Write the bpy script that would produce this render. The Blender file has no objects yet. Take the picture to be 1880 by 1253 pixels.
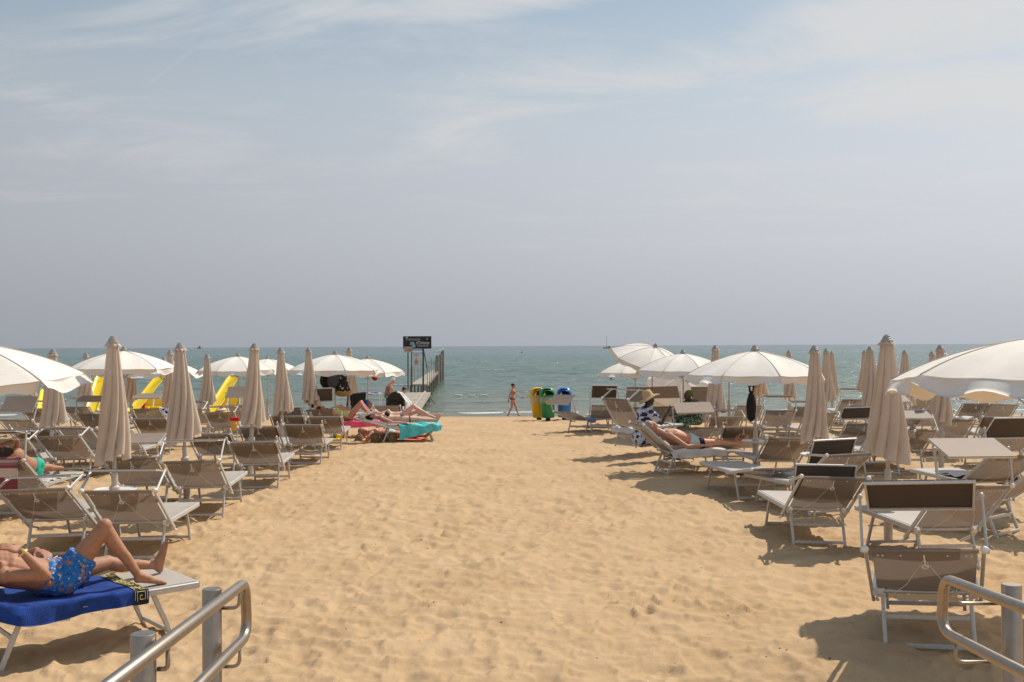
import bpy, bmesh, math, random
import numpy as np
from mathutils import Vector, Matrix, Euler, Quaternion

random.seed(7)
np.random.seed(7)
C = bpy.context.scene
col = C.collection
R = math.radians

# ------------------------------------------------------------------ camera
F = 1850.0                       # focal length in photo pixels
CAM = Vector((0, 0, 2.2))
PITCH, ROLL = R(0.28), R(0.274)
fwd = Vector((0, math.cos(PITCH), math.sin(PITCH)))
up0 = Vector((0, -math.sin(PITCH), math.cos(PITCH)))
rt0 = Vector((1, 0, 0))
rt = rt0 * math.cos(ROLL) - up0 * math.sin(ROLL)
up = up0 * math.cos(ROLL) + rt0 * math.sin(ROLL)
cam = bpy.data.cameras.new('camera')
cam.sensor_width = 36.0
cam.lens = 36.0 * F / 1880.0
cam.clip_start = 0.1
cam.clip_end = 60000
co = bpy.data.objects.new('camera', cam)
col.objects.link(co)
m = Matrix.Identity(4)
for i in range(3):
    m[i][0], m[i][1], m[i][2], m[i][3] = rt[i], up[i], -fwd[i], CAM[i]
co.matrix_world = m
C.camera = co

# ------------------------------------------------------------------ light
SUN_DIR = Vector((0.60, 0.60, 0.98)).normalized()     # towards the sun
elev = math.asin(SUN_DIR.z)
sun = bpy.data.lights.new('sun', 'SUN')
sun.energy = 4.7
sun.angle = R(0.6)
sun.color = (1.0, 0.93, 0.82)
so = bpy.data.objects.new('sun', sun)
col.objects.link(so)
so.rotation_euler = (-SUN_DIR).to_track_quat('-Z', 'Y').to_euler()
so.location = (20, 20, 30)

C.view_settings.view_transform = 'Standard'
C.view_settings.look = 'None'
C.view_settings.gamma = 1
C.view_settings.exposure = 0
C.view_settings.use_curve_mapping = False
C.cycles.max_bounces = 8
C.cycles.transparent_max_bounces = 16
C.cycles.use_denoising = True
C.cycles.sample_clamp_indirect = 6


def ray(px, py):
    return rt * ((px - 940) / F) - up * ((py - 626.5) / F) + fwd


def W(px, py, d):
    """the point at distance d (metres along Y) that is seen at photo pixel px,py"""
    r = ray(px, py)
    return CAM + r * (d / r.y)


class Nodes:
    def __init__(self, nt):
        self.nt = nt
        nt.nodes.clear()

    def n(self, t, **kw):
        x = self.nt.nodes.new(t)
        for k, v in kw.items():
            if k.startswith('i_'):
                key = k[2:]
                key = int(key) if key.isdigit() else key.replace('_', ' ')
                x.inputs[key].default_value = v
            else:
                setattr(x, k, v)
        return x

    def l(self, a, b):
        self.nt.links.new(a, b)

    def math(self, op, a, b=None, c=None, clamp=False):
        x = self.nt.nodes.new('ShaderNodeMath')
        x.operation = op
        x.use_clamp = clamp
        for i, v in enumerate((a, b, c)):
            if v is None:
                continue
            if isinstance(v, (int, float)):
                x.inputs[i].default_value = v
            else:
                self.l(v, x.inputs[i])
        return x.outputs[0]

    def mix(self, fac, a, b, blend='MIX'):
        x = self.nt.nodes.new('ShaderNodeMix')
        x.data_type = 'RGBA'
        x.blend_type = blend
        for s, v in ((0, fac), (6, a), (7, b)):
            if isinstance(v, (int, float)):
                x.inputs[s].default_value = v
            elif isinstance(v, (tuple, list)):
                x.inputs[s].default_value = (*v, 1) if len(v) == 3 else v
            else:
                self.l(v, x.inputs[s])
        return x.outputs[2]

    def ramp(self, fac, stops, interp='LINEAR'):
        x = self.nt.nodes.new('ShaderNodeValToRGB')
        x.color_ramp.interpolation = interp
        e = x.color_ramp.elements
        while len(e) < len(stops):
            e.new(0.5)
        for el, (p, c) in zip(e, stops):
            el.position = p
            el.color = (*c, 1) if isinstance(c, (tuple, list)) else (c, c, c, 1)
        if fac is not None:
            self.l(fac, x.inputs[0])
        return x.outputs[0]

    def mapr(self, v, a, b, c, d, smooth=False):
        x = self.nt.nodes.new('ShaderNodeMapRange')
        if smooth:
            x.interpolation_type = 'SMOOTHSTEP'
        self.l(v, x.inputs[0])
        for i, q in enumerate((a, b, c, d)):
            x.inputs[i + 1].default_value = q
        return x.outputs[0]


# ------------------------------------------------------------------ sky
world = bpy.data.worlds.new('World')
C.world = world
world.use_nodes = True
N = Nodes(world.node_tree)
out = N.n('ShaderNodeOutputWorld')
bg = N.n('ShaderNodeBackground', i_Strength=0.1)
sky = N.n('ShaderNodeTexSky')
sky.sky_type = 'NISHITA'
sky.sun_disc = False
sky.sun_elevation = elev
sky.sun_rotation = math.atan2(SUN_DIR.x, SUN_DIR.y)
sky.air_density = 1.2
sky.dust_density = 3.0
tc = N.n('ShaderNodeTexCoord')
sep = N.n('ShaderNodeSeparateXYZ')
N.l(tc.outputs['Generated'], sep.inputs[0])
sx, sy, sz = sep.outputs
zc = N.math('MAXIMUM', sz, 0.0)
# milky summer haze: tone by height, a little duller away from the sun
haze = N.ramp(zc, [(0.0, (.455, .485, .540)), (.035, (.472, .502, .555)), (.10, (.535, .558, .615)), (.17, (.575, .602, .655)),
                   (.24, (.535, .60, .66)), (.32, (.41, .515, .62)), (.5, (.36, .48, .62)), (1.0, (.32, .45, .63))])
az = N.mapr(sx, -.46, .46, .80, 1.12)
vz = N.mapr(zc, .0, .30, 0.0, 1.0)
hs = N.n('ShaderNodeVectorMath', operation='SCALE')
N.l(haze, hs.inputs[0])
N.l(az, hs.inputs['Scale'])
# high cloud sheets, flattened towards the horizon
zz = N.math('ADD', zc, 0.10)
cx = N.math('DIVIDE', sx, zz)
cy = N.math('DIVIDE', sy, zz)
cv = N.n('ShaderNodeCombineXYZ')
N.l(cx, cv.inputs[0])
N.l(cy, cv.inputs[1])
mp = N.n('ShaderNodeMapping')
mp.inputs['Scale'].default_value = (0.62, 1.15, 1)
mp.inputs['Rotation'].default_value = (0, 0, R(12))
mp.inputs['Location'].default_value = (5.02, 1.55, 0)
N.l(cv.outputs[0], mp.inputs[0])
n1 = N.n('ShaderNodeTexNoise', i_Scale=1.35, i_Detail=10.0, i_Roughness=0.62, i_Distortion=0.7)
N.l(mp.outputs[0], n1.inputs['Vector'])
n2 = N.n('ShaderNodeTexNoise', i_Scale=0.42, i_Detail=4.0, i_Roughness=0.5, i_Distortion=0.3)
N.l(mp.outputs[0], n2.inputs['Vector'])
cl = N.math('ADD', N.math('MULTIPLY', n1.outputs[0], 0.80), N.math('MULTIPLY', n2.outputs[0], 0.35))
cl = N.math('ADD', cl, N.math('MULTIPLY', sx, 0.16))
def bank(x0, z0, a, b_, k):
    """a bank of cloud standing at a place in the sky"""
    u_ = N.math('DIVIDE', N.math('SUBTRACT', sx, x0), a)
    v_ = N.math('DIVIDE', N.math('SUBTRACT', N.math('SUBTRACT', zc, z0), N.math('MULTIPLY', N.math('SUBTRACT', sx, x0), .10)), b_)
    q = N.math('SUBTRACT', 1.0, N.math('ADD', N.math('MULTIPLY', u_, u_), N.math('MULTIPLY', v_, v_)))
    return N.math('MULTIPLY', N.math('MAXIMUM', q, 0.0), k)


cl = N.math('SUBTRACT', cl, .045)
for bk_ in ((.36, .285, .26, .045, .17), (.05, .335, .26, .022, .20), (-.36, .20, .17, .050, .085), (-.42, .16, .16, .035, .075), (-.34, .30, .07, .02, .03)):
    cl = N.math('ADD', cl, bank(*bk_))
cl = N.mapr(cl, 0.50, 0.73, 0, 1, True)
clh = N.mapr(zc, .05, .26, 0.0, 0.85, True)
cl = N.math('MULTIPLY', cl, clh)
# a thin old contrail
dA, dB = ray(482, -6).normalized(), ray(262, 162).normalized()
nn = dA.cross(dB).normalized()
mid = (dA + dB).normalized()
half = mid.dot(dA)
dot = N.n('ShaderNodeVectorMath', operation='DOT_PRODUCT')
dot.inputs[1].default_value = nn
N.l(tc.outputs['Generated'], dot.inputs[0])
dot2 = N.n('ShaderNodeVectorMath', operation='DOT_PRODUCT')
dot2.inputs[1].default_value = mid
N.l(tc.outputs['Generated'], dot2.inputs[0])
ctr = N.mapr(N.math('ABSOLUTE', dot.outputs['Value']), 0.0003, 0.0026, .11, 0, True)
ctr = N.math('MULTIPLY', ctr, N.mapr(dot2.outputs['Value'], half, half + 0.0008, 0, 1, True))
cl = N.math('MAXIMUM', cl, ctr)
c1 = N.mix(cl, hs.outputs[0], (.70, .695, .685))
ten = N.n('ShaderNodeVectorMath', operation='SCALE', i_Scale=10.0)
N.l(c1, ten.inputs[0])
fin = N.mix(0.9, sky.outputs[0], ten.outputs[0])
N.l(fin, bg.inputs[0])
N.l(bg.outputs[0], out.inputs[0])


# ------------------------------------------------------------------ materials
def mat(name, colr, rough=0.6, metal=0.0, noise=0.0, nscale=20.0, bump=0.0, bscale=60.0, transl=0.0, transp=0.0, spec=0.5, sss=0.0, tcol=None):
    mt = bpy.data.materials.new(name)
    mt.use_nodes = True
    n = Nodes(mt.node_tree)
    o = n.n('ShaderNodeOutputMaterial')
    p = n.n('ShaderNodeBsdfPrincipled')
    p.inputs['Roughness'].default_value = rough
    p.inputs['Metallic'].default_value = metal
    p.inputs['Specular IOR Level'].default_value = spec
    t = n.n('ShaderNodeTexCoord')
    base = None
    if noise > 0:
        nz = n.n('ShaderNodeTexNoise', i_Scale=nscale, i_Detail=5.0, i_Roughness=0.6)
        n.l(t.outputs['Object'], nz.inputs['Vector'])
        f = n.mapr(nz.outputs[0], .3, .7, 0, 1)
        a = tuple(max(0, c * (1 - noise)) for c in colr)
        b = tuple(min(1, c * (1 + noise)) for c in colr)
        base = n.mix(f, a, b)
        n.l(base, p.inputs['Base Color'])
    else:
        p.inputs['Base Color'].default_value = (*colr, 1)
    if bump > 0:
        nb = n.n('ShaderNodeTexNoise', i_Scale=bscale, i_Detail=4.0)
        n.l(t.outputs['Object'], nb.inputs['Vector'])
        bp = n.n('ShaderNodeBump', i_Strength=bump, i_Distance=0.01)
        n.l(nb.outputs[0], bp.inputs['Height'])
        n.l(bp.outputs[0], p.inputs['Normal'])
    if sss > 0:
        p.inputs['Subsurface Weight'].default_value = sss
        p.inputs['Subsurface Radius'].default_value = (.02, .008, .004)
        p.inputs['Subsurface Scale'].default_value = 0.5
    sh = p.outputs[0]
    if transl > 0:
        tr = n.n('ShaderNodeBsdfTranslucent')
        tr.inputs[0].default_value = (*(tcol or colr), 1)
        mx = n.n('ShaderNodeMixShader', i_0=transl)
        n.l(sh, mx.inputs[1])
        n.l(tr.outputs[0], mx.inputs[2])
        sh = mx.outputs[0]
    if transp > 0:
        tr = n.n('ShaderNodeBsdfTransparent')
        mx = n.n('ShaderNodeMixShader', i_0=transp)
        n.l(sh, mx.inputs[1])
        n.l(tr.outputs[0], mx.inputs[2])
        sh = mx.outputs[0]
    n.l(sh, o.inputs[0])
    return mt


def mesh_fabric(name, colr, hole, transl):
    """woven plastic mesh: warp and weft threads with small holes between"""
    mt = bpy.data.materials.new(name)
    mt.use_nodes = True
    n = Nodes(mt.node_tree)
    o = n.n('ShaderNodeOutputMaterial')
    t = n.n('ShaderNodeTexCoord')
    p = n.n('ShaderNodeBsdfPrincipled', i_Roughness=0.7)
    nz = n.n('ShaderNodeTexNoise', i_Scale=7.0, i_Detail=3.0)
    n.l(t.outputs['Object'], nz.inputs['Vector'])
    w = n.n('ShaderNodeTexChecker', i_Scale=110.0)
    n.l(t.outputs['Object'], w.inputs['Vector'])
    base = n.mix(nz.outputs[0], tuple(c * .85 for c in colr), tuple(min(1, c * 1.15) for c in colr))
    base = n.mix(n.math('MULTIPLY', w.outputs[1], .25), base, tuple(c * .55 for c in colr))
    n.l(base, p.inputs['Base Color'])
    tr = n.n('ShaderNodeBsdfTranslucent')
    tr.inputs[0].default_value = (*colr, 1)
    mx = n.n('ShaderNodeMixShader', i_0=transl)
    n.l(p.outputs[0], mx.inputs[1])
    n.l(tr.outputs[0], mx.inputs[2])
    tp = n.n('ShaderNodeBsdfTransparent')
    m2 = n.n('ShaderNodeMixShader', i_0=hole)
    n.l(mx.outputs[0], m2.inputs[1])
    n.l(tp.outputs[0], m2.inputs[2])
    n.l(m2.outputs[0], o.inputs[0])
    return mt


M = {}
M['alu'] = mat('brushed aluminium', (.50, .48, .45), .42, .25, .12, 30)
M['white_plastic'] = mat('white plastic', (.74, .71, .66), .5)
M['fab_back'] = mesh_fabric('taupe mesh', (.33, .265, .215), .22, .34)
M['fab_seat'] = mesh_fabric('taupe seat mesh', (.50, .44, .38), .08, .12)
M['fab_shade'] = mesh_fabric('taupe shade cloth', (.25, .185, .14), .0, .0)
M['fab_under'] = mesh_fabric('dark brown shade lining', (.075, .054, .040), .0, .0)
M['cord'] = mat('white cord', (.72, .69, .62), .8)
M['canvas'] = mat('cream canvas', (.90, .855, .78), .85, 0, .04, 6, .25, 240, .24, 0, .2, tcol=(.80, .67, .52))
M['seam'] = mat('canvas seam', (.62, .54, .44), .9)
M['canvas_closed'] = mat('folded beige canvas', (.68, .565, .455), .85, 0, .07, 5, .25, 240, .30, 0, .2, tcol=(.66, .52, .38))
M['pole'] = mat('beige pole', (.50, .46, .40), .5, 0, .08, 9)
M['cap'] = mat('grey plastic cap', (.33, .31, .28), .5, 0, .1, 30)
M['column'] = mat('beige concrete plastic', (.48, .42, .36), .6, 0, .08, 12)
M['tray'] = mat('pale plastic tray', (.60, .57, .52), .5, 0, .05, 12)
M['steel'] = mat('brushed stainless steel', (.36, .30, .24), .36, .95, .08, 25, .03, 200)
M['wood'] = mat('weathered grey wood', (.36, .31, .25), .85, 0, .3, 9, .4, 50)
M['wood_dark'] = mat('dark wet wood', (.25, .205, .16), .85, 0, .3, 9, .4, 50)
M['yellow'] = mat('yellow plastic', (.88, .60, .006), .35, 0, .04, 3)
M['yellow_bin'] = mat('bin yellow plastic', (.66, .39, .012), .4, 0, .08, 6)
M['green_bin'] = mat('bin green plastic', (.012, .22, .085), .4, 0, .08, 6)
M['blue_bin'] = mat('bin blue plastic', (.02, .16, .46), .4, 0, .08, 6)
M['black'] = mat('black fabric', (.012, .012, .014), .9, 0, .3, 15, .5, 40)
M['black_plastic'] = mat('black plastic', (.02, .02, .02), .4)
M['grey_fab'] = mat('slate grey fabric', (.075, .072, .09), .85, 0, .2, 12, .4, 40)
M['olive_grey'] = mat('olive grey fabric', (.115, .112, .09), .85, 0, .1, 12, .3, 60)
M['stroller_dark'] = mat('charcoal fabric', (.045, .045, .04), .85, 0, .2, 12)
M['white_cloth'] = mat('white cotton', (.76, .74, .72), .9, 0, .06, 10, .4, 50, .25)
M['turquoise'] = mat('turquoise towel', (.11, .54, .54), .95, 0, .2, 12, .6, 120)
M['pink'] = mat('pink towel', (.85, .12, .21), .95, 0, .15, 12, .6, 120)
M['orange'] = mat('orange towel', (.80, .24, .11), .95, 0, .25, 6, .6, 120)
M['red'] = mat('red cloth', (.62, .012, .018), .9, 0, .1, 10, 0, 60, .3)
M['navy'] = mat('navy fabric', (.01, .014, .045), .9)
M['blue_towel'] = mat('royal blue terry towel', (.006, .042, .24), .95, 0, .35, 14, 1.0, 150)
M['gold'] = mat('gold yellow print', (.72, .58, .20), .8, 0, .1, 30)
M['blue_cloth'] = mat('mid blue cloth', (.09, .17, .42), .9, 0, .3, 25)
M['straw'] = mat('woven straw', (.50, .34, .17), .9, 0, .15, 40, .6, 90)
M['straw_dark'] = mat('dark basket straw', (.36, .19, .055), .9, 0, .2, 40, .6, 90)
M['skin_tan'] = mat('tanned skin', (.37, .172, .092), .62, 0, .16, 24, .12, 160, sss=.08)
M['skin_warm'] = mat('sun warmed skin', (.54, .275, .165), .6, 0, .12, 20, .08, 160, sss=.08)
M['skin_pale'] = mat('light skin', (.62, .37, .265), .5, 0, .08, 12, .08, 160, sss=.08)
M['skin_red'] = mat('sunburnt skin', (.56, .25, .165), .5, 0, .1, 12, .08, 160, sss=.08)
M['skin_dark'] = mat('dark skin', (.055, .026, .017), .45, 0, .1, 12)
M['hair_dark'] = mat('dark brown hair', (.016, .010, .008), .6, 0, .4, 60, .5, 90)
M['hair_white'] = mat('white hair', (.62, .58, .54), .7, 0, .2, 60, .5, 90)
M['hair_red'] = mat('light auburn hair', (.33, .13, .07), .7, 0, .3, 60, .5, 90)
M['hair_grey'] = mat('thin grey hair', (.38, .28, .22), .7, 0, .2, 60, .5, 90)
M['green_bikini'] = mat('emerald swim fabric', (.0, .36, .235), .7)
M['black_bikini'] = mat('black swim fabric', (.006, .006, .007), .7)
M['dark_bikini'] = mat('dark red swim fabric', (.06, .02, .02), .7)
M['lime'] = mat('lime swim fabric', (.55, .62, .22), .8)
M['lightblue'] = mat('pale blue swim fabric', (.52, .66, .72), .8, 0, .25, 9)
M['white_paint'] = mat('white paint', (.78, .77, .74), .45)
M['sand_castle'] = mat('damp sand', (.20, .135, .065), 1, 0, .2, 40, .6, 90)
M['hull_red'] = mat('rust red paint', (.45, .16, .09), .5)
M['sign_dark'] = mat('dark printed board', (.012, .009, .016), .5, 0, .6, 5)
M['sign_blue'] = mat('pale blue print', (.30, .40, .46), .6, 0, .8, 4)
M['sign_print'] = mat('off white print', (.66, .66, .64), .6)
M['sign_light'] = mat('silver print', (.45, .43, .44), .6)
M['sign_grey'] = mat('grey print', (.30, .28, .29), .6)
M['sign_buff'] = mat('sun bleached buff sign', (.52, .43, .34), .7, 0, .1, 12)
M['sign_red'] = mat('red print', (.52, .07, .045), .6)
M['sign_yellow'] = mat('yellow print', (.78, .52, .03), .6)
M['sign_white'] = mat('white notice board', (.66, .66, .70), .6)
M['rust'] = mat('rusty dark iron', (.10, .075, .055), .8, .2, .4, 20)
M['foam'] = mat('sea foam', (.66, .66, .62), .9, 0, .05, 20)
M['debris'] = mat('dry seaweed bits', (.035, .024, .014), .95, 0, .4, 30)
M['shell'] = mat('pale shell bits', (.65, .58, .48), .8)
M['liner'] = mat('clear bin bag film', (.70, .74, .72), .25, 0, .1, 20, .8, 40, .3, .62)


def striped(name, stops, axis=2, scale=1.0, rough=.95):
    mt = bpy.data.materials.new(name)
    mt.use_nodes = True
    n = Nodes(mt.node_tree)
    o = n.n('ShaderNodeOutputMaterial')
    p = n.n('ShaderNodeBsdfPrincipled', i_Roughness=rough)
    t = n.n('ShaderNodeTexCoord')
    s = n.n('ShaderNodeSeparateXYZ')
    n.l(t.outputs['Generated'], s.inputs[0])
    n.l(n.ramp(s.outputs[axis], stops, 'CONSTANT'), p.inputs['Base Color'])
    n.l(p.outputs[0], o.inputs[0])
    return mt


def printed(name, base, spots, scale, cut=(.35, .5), rough=.85, second=None):
    """cloth with a printed pattern of blossom like spots"""
    mt = bpy.data.materials.new(name)
    mt.use_nodes = True
    n = Nodes(mt.node_tree)
    o = n.n('ShaderNodeOutputMaterial')
    p = n.n('ShaderNodeBsdfPrincipled', i_Roughness=rough)
    t = n.n('ShaderNodeTexCoord')
    ds = n.n('ShaderNodeTexNoise', i_Scale=scale * 1.6, i_Detail=3.0)
    n.l(t.outputs['Object'], ds.inputs['Vector'])
    off = n.n('ShaderNodeMixRGB', i_0=0.10)
    n.l(t.outputs['Object'], off.inputs[1])
    n.l(ds.outputs['Color'], off.inputs[2])
    v = n.n('ShaderNodeTexVoronoi', i_Scale=scale)
    n.l(off.outputs[0], v.inputs['Vector'])
    c = n.mix(n.mapr(v.outputs['Distance'], cut[0], cut[1], 1, 0), base, spots)
    if second:
        v2 = n.n('ShaderNodeTexNoise', i_Scale=scale * .9, i_Detail=4.0, i_Roughness=.65)
        n.l(t.outputs['Object'], v2.inputs['Vector'])
        c = n.mix(n.mapr(v2.outputs[0], .54, .60, 0, 1), c, second)
        v3 = n.n('ShaderNodeTexNoise', i_Scale=scale * 1.5, i_Detail=3.0)
        mpp = n.n('ShaderNodeMapping')
        mpp.inputs['Location'].default_value = (3, 7, 2)
        n.l(t.outputs['Object'], mpp.inputs[0])
        n.l(mpp.outputs[0], v3.inputs['Vector'])
        c = n.mix(n.mapr(v3.outputs[0], .62, .66, 0, 1), c, (.68, .66, .58))
    n.l(c, p.inputs['Base Color'])
    n.l(p.outputs[0], o.inputs[0])
    return mt


M['floral_shorts'] = printed('blue floral print', (.004, .15, .46), (.012, .035, .11), 26, (.20, .30), second=(.42, .17, .03))
M['blue_dress'] = printed('white and navy blossom print', (.52, .53, .60), (.012, .012, .07), 13.0, (.42, .52))
M['green_dress'] = printed('green and white print', (.02, .05, .02), (.45, .50, .38), 22, (.25, .38))
M['daisy_bag'] = printed('black bag with pale daisies', (.012, .010, .010), (.62, .55, .45), 11, (.22, .30))
M['ball'] = striped('blue ball panels', [(0, (.01, .02, .12)), (.55, (.03, .08, .28)), (.75, (.3, .12, .08))], 0)
M['burgundy_towel'] = striped('burgundy striped towel', [(0, (.20, .045, .055)), (.50, (.55, .46, .40)), (.72, (.23, .06, .08)), (.80, (.30, .12, .14)),
                                                        (.86, (.42, .33, .32)), (.93, (.25, .09, .11))], 2)


# ------------------------------------------------------------------ mesh building
class MB:
    def __init__(self):
        self.v = []
        self.f = []

    def add(self, vs, fs):
        b = len(self.v)
        self.v += [tuple(x) for x in vs]
        self.f += [tuple(i + b for i in f) for f in fs]
        return self

    def box(self, c, s, rot=None):
        c = Vector(c)
        vs = []
        for x in (-.5, .5):
            for y in (-.5, .5):
                for z in (-.5, .5):
                    p = Vector((x * s[0], y * s[1], z * s[2]))
                    if rot is not None:
                        p = rot @ p
                    vs.append(c + p)
        return self.add(vs, [(0, 1, 3, 2), (4, 6, 7, 5), (0, 4, 5, 1), (2, 3, 7, 6), (0, 2, 6, 4), (1, 5, 7, 3)])

    def bar(self, a, b, w, h, side=(1, 0, 0)):
        """box section bar from a to b; w across side, h the other way; edges bevelled"""
        a, b, s = Vector(a), Vector(b), Vector(side)
        d = (b - a).normalized()
        s = (s - d * s.dot(d)).normalized()
        t = d.cross(s)
        k = .22 * min(w, h)
        prof = [(-w / 2 + k, -h / 2), (w / 2 - k, -h / 2), (w / 2, -h / 2 + k), (w / 2, h / 2 - k),
                (w / 2 - k, h / 2), (-w / 2 + k, h / 2), (-w / 2, h / 2 - k), (-w / 2, -h / 2 + k)]
        vs = [a + s * x + t * y for x, y in prof] + [b + s * x + t * y for x, y in prof]
        fs = [(i, (i + 1) % 8, 8 + (i + 1) % 8, 8 + i) for i in range(8)] + [tuple(range(7, -1, -1)), tuple(range(8, 16))]
        return self.add(vs, fs)

    def tube(self, pts, r, n=8, closed=False):
        pts = [Vector(p) for p in pts]
        k = len(pts)
        rs = r if isinstance(r, (list, tuple)) else [r] * k
        vs, fs = [], []
        s = None
        for i, p in enumerate(pts):
            if closed:
                d = (pts[(i + 1) % k] - pts[i - 1]).normalized()
            else:
                d = (pts[min(i + 1, k - 1)] - pts[max(i - 1, 0)]).normalized()
            if s is None:
                s = d.orthogonal().normalized()
            s = (s - d * s.dot(d))
            if s.length < 1e-6:
                s = d.orthogonal()
            s.normalize()
            t = d.cross(s)
            for j in range(n):
                a = 2 * math.pi * j / n
                vs.append(p + (s * math.cos(a) + t * math.sin(a)) * rs[i])
        seg = k if closed else k - 1
        for i in range(seg):
            for j in range(n):
                a, b = i * n + j, i * n + (j + 1) % n
                c, d2 = ((i + 1) % k) * n + (j + 1) % n, ((i + 1) % k) * n + j
                fs.append((a, b, c, d2))
        if not closed:
            fs.append(tuple(range(n - 1, -1, -1)))
            fs.append(tuple((k - 1) * n + j for j in range(n)))
        return self.add(vs, fs)

    def lathe(self, prof, n=24, c=(0, 0, 0), sx=1.0, sy=1.0, skip=None):
        c = Vector(c)
        vs = [(c.x + r * sx * math.cos(2 * math.pi * j / n), c.y + r * sy * math.sin(2 * math.pi * j / n), c.z + z) for r, z in prof for j in range(n)]
        fs = []
        for i in range(len(prof) - 1):
            for j in range(n):
                if skip and skip(i, 2 * math.pi * (j + .5) / n):
                    continue
                fs.append((i * n + j, i * n + (j + 1) % n, (i + 1) * n + (j + 1) % n, (i + 1) * n + j))
        return self.add(vs, fs)

    def ell(self, c, r, rot=None, nu=14, nv=10):
        c = Vector(c)
        if isinstance(r, (int, float)):
            r = (r, r, r)
        vs = []
        def P(x, y, z):
            p = Vector((x * r[0], y * r[1], z * r[2]))
            return c + (rot @ p if rot is not None else p)
        vs.append(P(0, 0, 1))
        for i in range(1, nv):
            th = math.pi * i / nv
            for j in range(nu):
                a = 2 * math.pi * j / nu
                vs.append(P(math.sin(th) * math.cos(a), math.sin(th) * math.sin(a), math.cos(th)))
        vs.append(P(0, 0, -1))
        fs = [(0, 1 + j, 1 + (j + 1) % nu) for j in range(nu)]
        for i in range(nv - 2):
            for j in range(nu):
                a = 1 + i * nu
                fs.append((a + j, a + nu + j, a + nu + (j + 1) % nu, a + (j + 1) % nu))
        l = len(vs) - 1
        a = 1 + (nv - 2) * nu
        fs += [(l, a + (j + 1) % nu, a + j) for j in range(nu)]
        return self.add(vs, fs)

    def cap(self, a, ra, b, rb, n=14, flat=False):
        """tapered limb segment with round (or flat) ends"""
        a, b = Vector(a), Vector(b)
        self.tube([a, a.lerp(b, .5), b], [ra, (ra + rb) / 2, rb], n)
        if not flat:
            self.ell(a, ra)
            self.ell(b, rb)
        return self

    def sheet(self, fn, nu, nv, th=0.004):
        """cloth sheet: fn(u,v) -> point, given a thickness along its normal"""
        P = [[Vector(fn(i / nu, j / nv)) for j in range(nv + 1)] for i in range(nu + 1)]
        vs, fs = [], []
        top = []
        for i in range(nu + 1):
            for j in range(nv + 1):
                du = P[min(i + 1, nu)][j] - P[max(i - 1, 0)][j]
                dv = P[i][min(j + 1, nv)] - P[i][max(j - 1, 0)]
                nrm = du.cross(dv)
                nrm = nrm.normalized() if nrm.length > 1e-9 else Vector((0, 0, 1))
                top.append(P[i][j] + nrm * th / 2)
                vs.append(P[i][j] - nrm * th / 2)
        k = len(vs)
        vs = vs + top
        q = nv + 1
        for i in range(nu):
            for j in range(nv):
                a = i * q + j
                fs.append((a, a + 1, a + q + 1, a + q))
                fs.append((k + a, k + a + q, k + a + q + 1, k + a + 1))
        rim = [i * q for i in range(nu)] + [nu * q + j for j in range(nv)] + [i * q + nv for i in range(nu, 0, -1)] + [j for j in range(nv, 0, -1)]
        for a, b in zip(rim, rim[1:] + rim[:1]):
            fs.append((a, k + a, k + b, b))
        return self.add(vs, fs)

    def mesh(self, name, mt, smooth=False):
        me = bpy.data.meshes.new(name)
        me.from_pydata(self.v, [], self.f)
        if mt is not None:
            me.materials.append(mt)
        if smooth is True:
            me.polygons.foreach_set('use_smooth', [True] * len(me.polygons))
        me.update()
        if smooth == 'auto':
            me.polygons.foreach_set('use_smooth', [True] * len(me.polygons))
            bm = bmesh.new()
            bm.from_mesh(me)
            for e in bm.edges:
                if len(e.link_faces) == 2 and e.calc_face_angle(0) > R(38):
                    e.smooth = False
            bm.to_mesh(me)
            bm.free()
        return me

    def build(self, name, mt, parent=None, smooth='auto'):
        return link(name, self.mesh(name, mt, smooth), parent)


def link(name, data, parent=None, mtx=None):
    o = bpy.data.objects.new(name, data)
    col.objects.link(o)
    if parent is not None:
        o.parent = parent
    if mtx is not None:
        o.matrix_local = mtx
    return o


def tag(o, label, cat, group=None):
    o['label'] = label
    o['category'] = cat
    if group:
        o['group'] = group
    return o


def empty(name, loc, rz=0.0):
    o = bpy.data.objects.new(name, None)
    o.empty_display_size = .1
    col.objects.link(o)
    o.location = loc
    o.rotation_euler = (0, 0, rz)
    return o


def struct(o, kind='structure'):
    o['kind'] = kind
    return o


# ------------------------------------------------------------------ beach and sea
SEA_Z = -1.18
SHORE_Y = 49.7


def gz(y):
    """mean height of the sand at distance y"""
    pts = [(-200, 0), (17, 0), (22, -.05), (28, -.14), (34, -.30), (40, -.64), (48, -1.16), (54, -1.55), (70, -2.4), (400, -3)]
    for (a, za), (b, zb) in zip(pts, pts[1:]):
        if y <= b:
            t = (y - a) / (b - a)
            return za + (zb - za) * t
    return -3


def ground(px, py):
    """sand point seen at a photo pixel"""
    d = 12.0
    for _ in range(60):
        r = ray(px, py)
        t = (CAM.z - gz(d)) / max(1e-5, -r.z)
        d = .5 * d + .5 * min(60, t * r.y)
    p = W(px, py, d)
    p.z = gz(d)
    return p


def vnoise(x, y, seed):
    """smooth value noise on numpy arrays"""
    rng = np.random.RandomState(seed)
    tab = rng.rand(256, 256)
    xi, yi = np.floor(x).astype(int), np.floor(y).astype(int)
    fx, fy = x - xi, y - yi
    fx, fy = fx * fx * (3 - 2 * fx), fy * fy * (3 - 2 * fy)
    g = lambda a, b: tab[a % 256, b % 256]
    return (g(xi, yi) * (1 - fx) + g(xi + 1, yi) * fx) * (1 - fy) + (g(xi, yi + 1) * (1 - fx) + g(xi + 1, yi + 1) * fx) * fy


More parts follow.
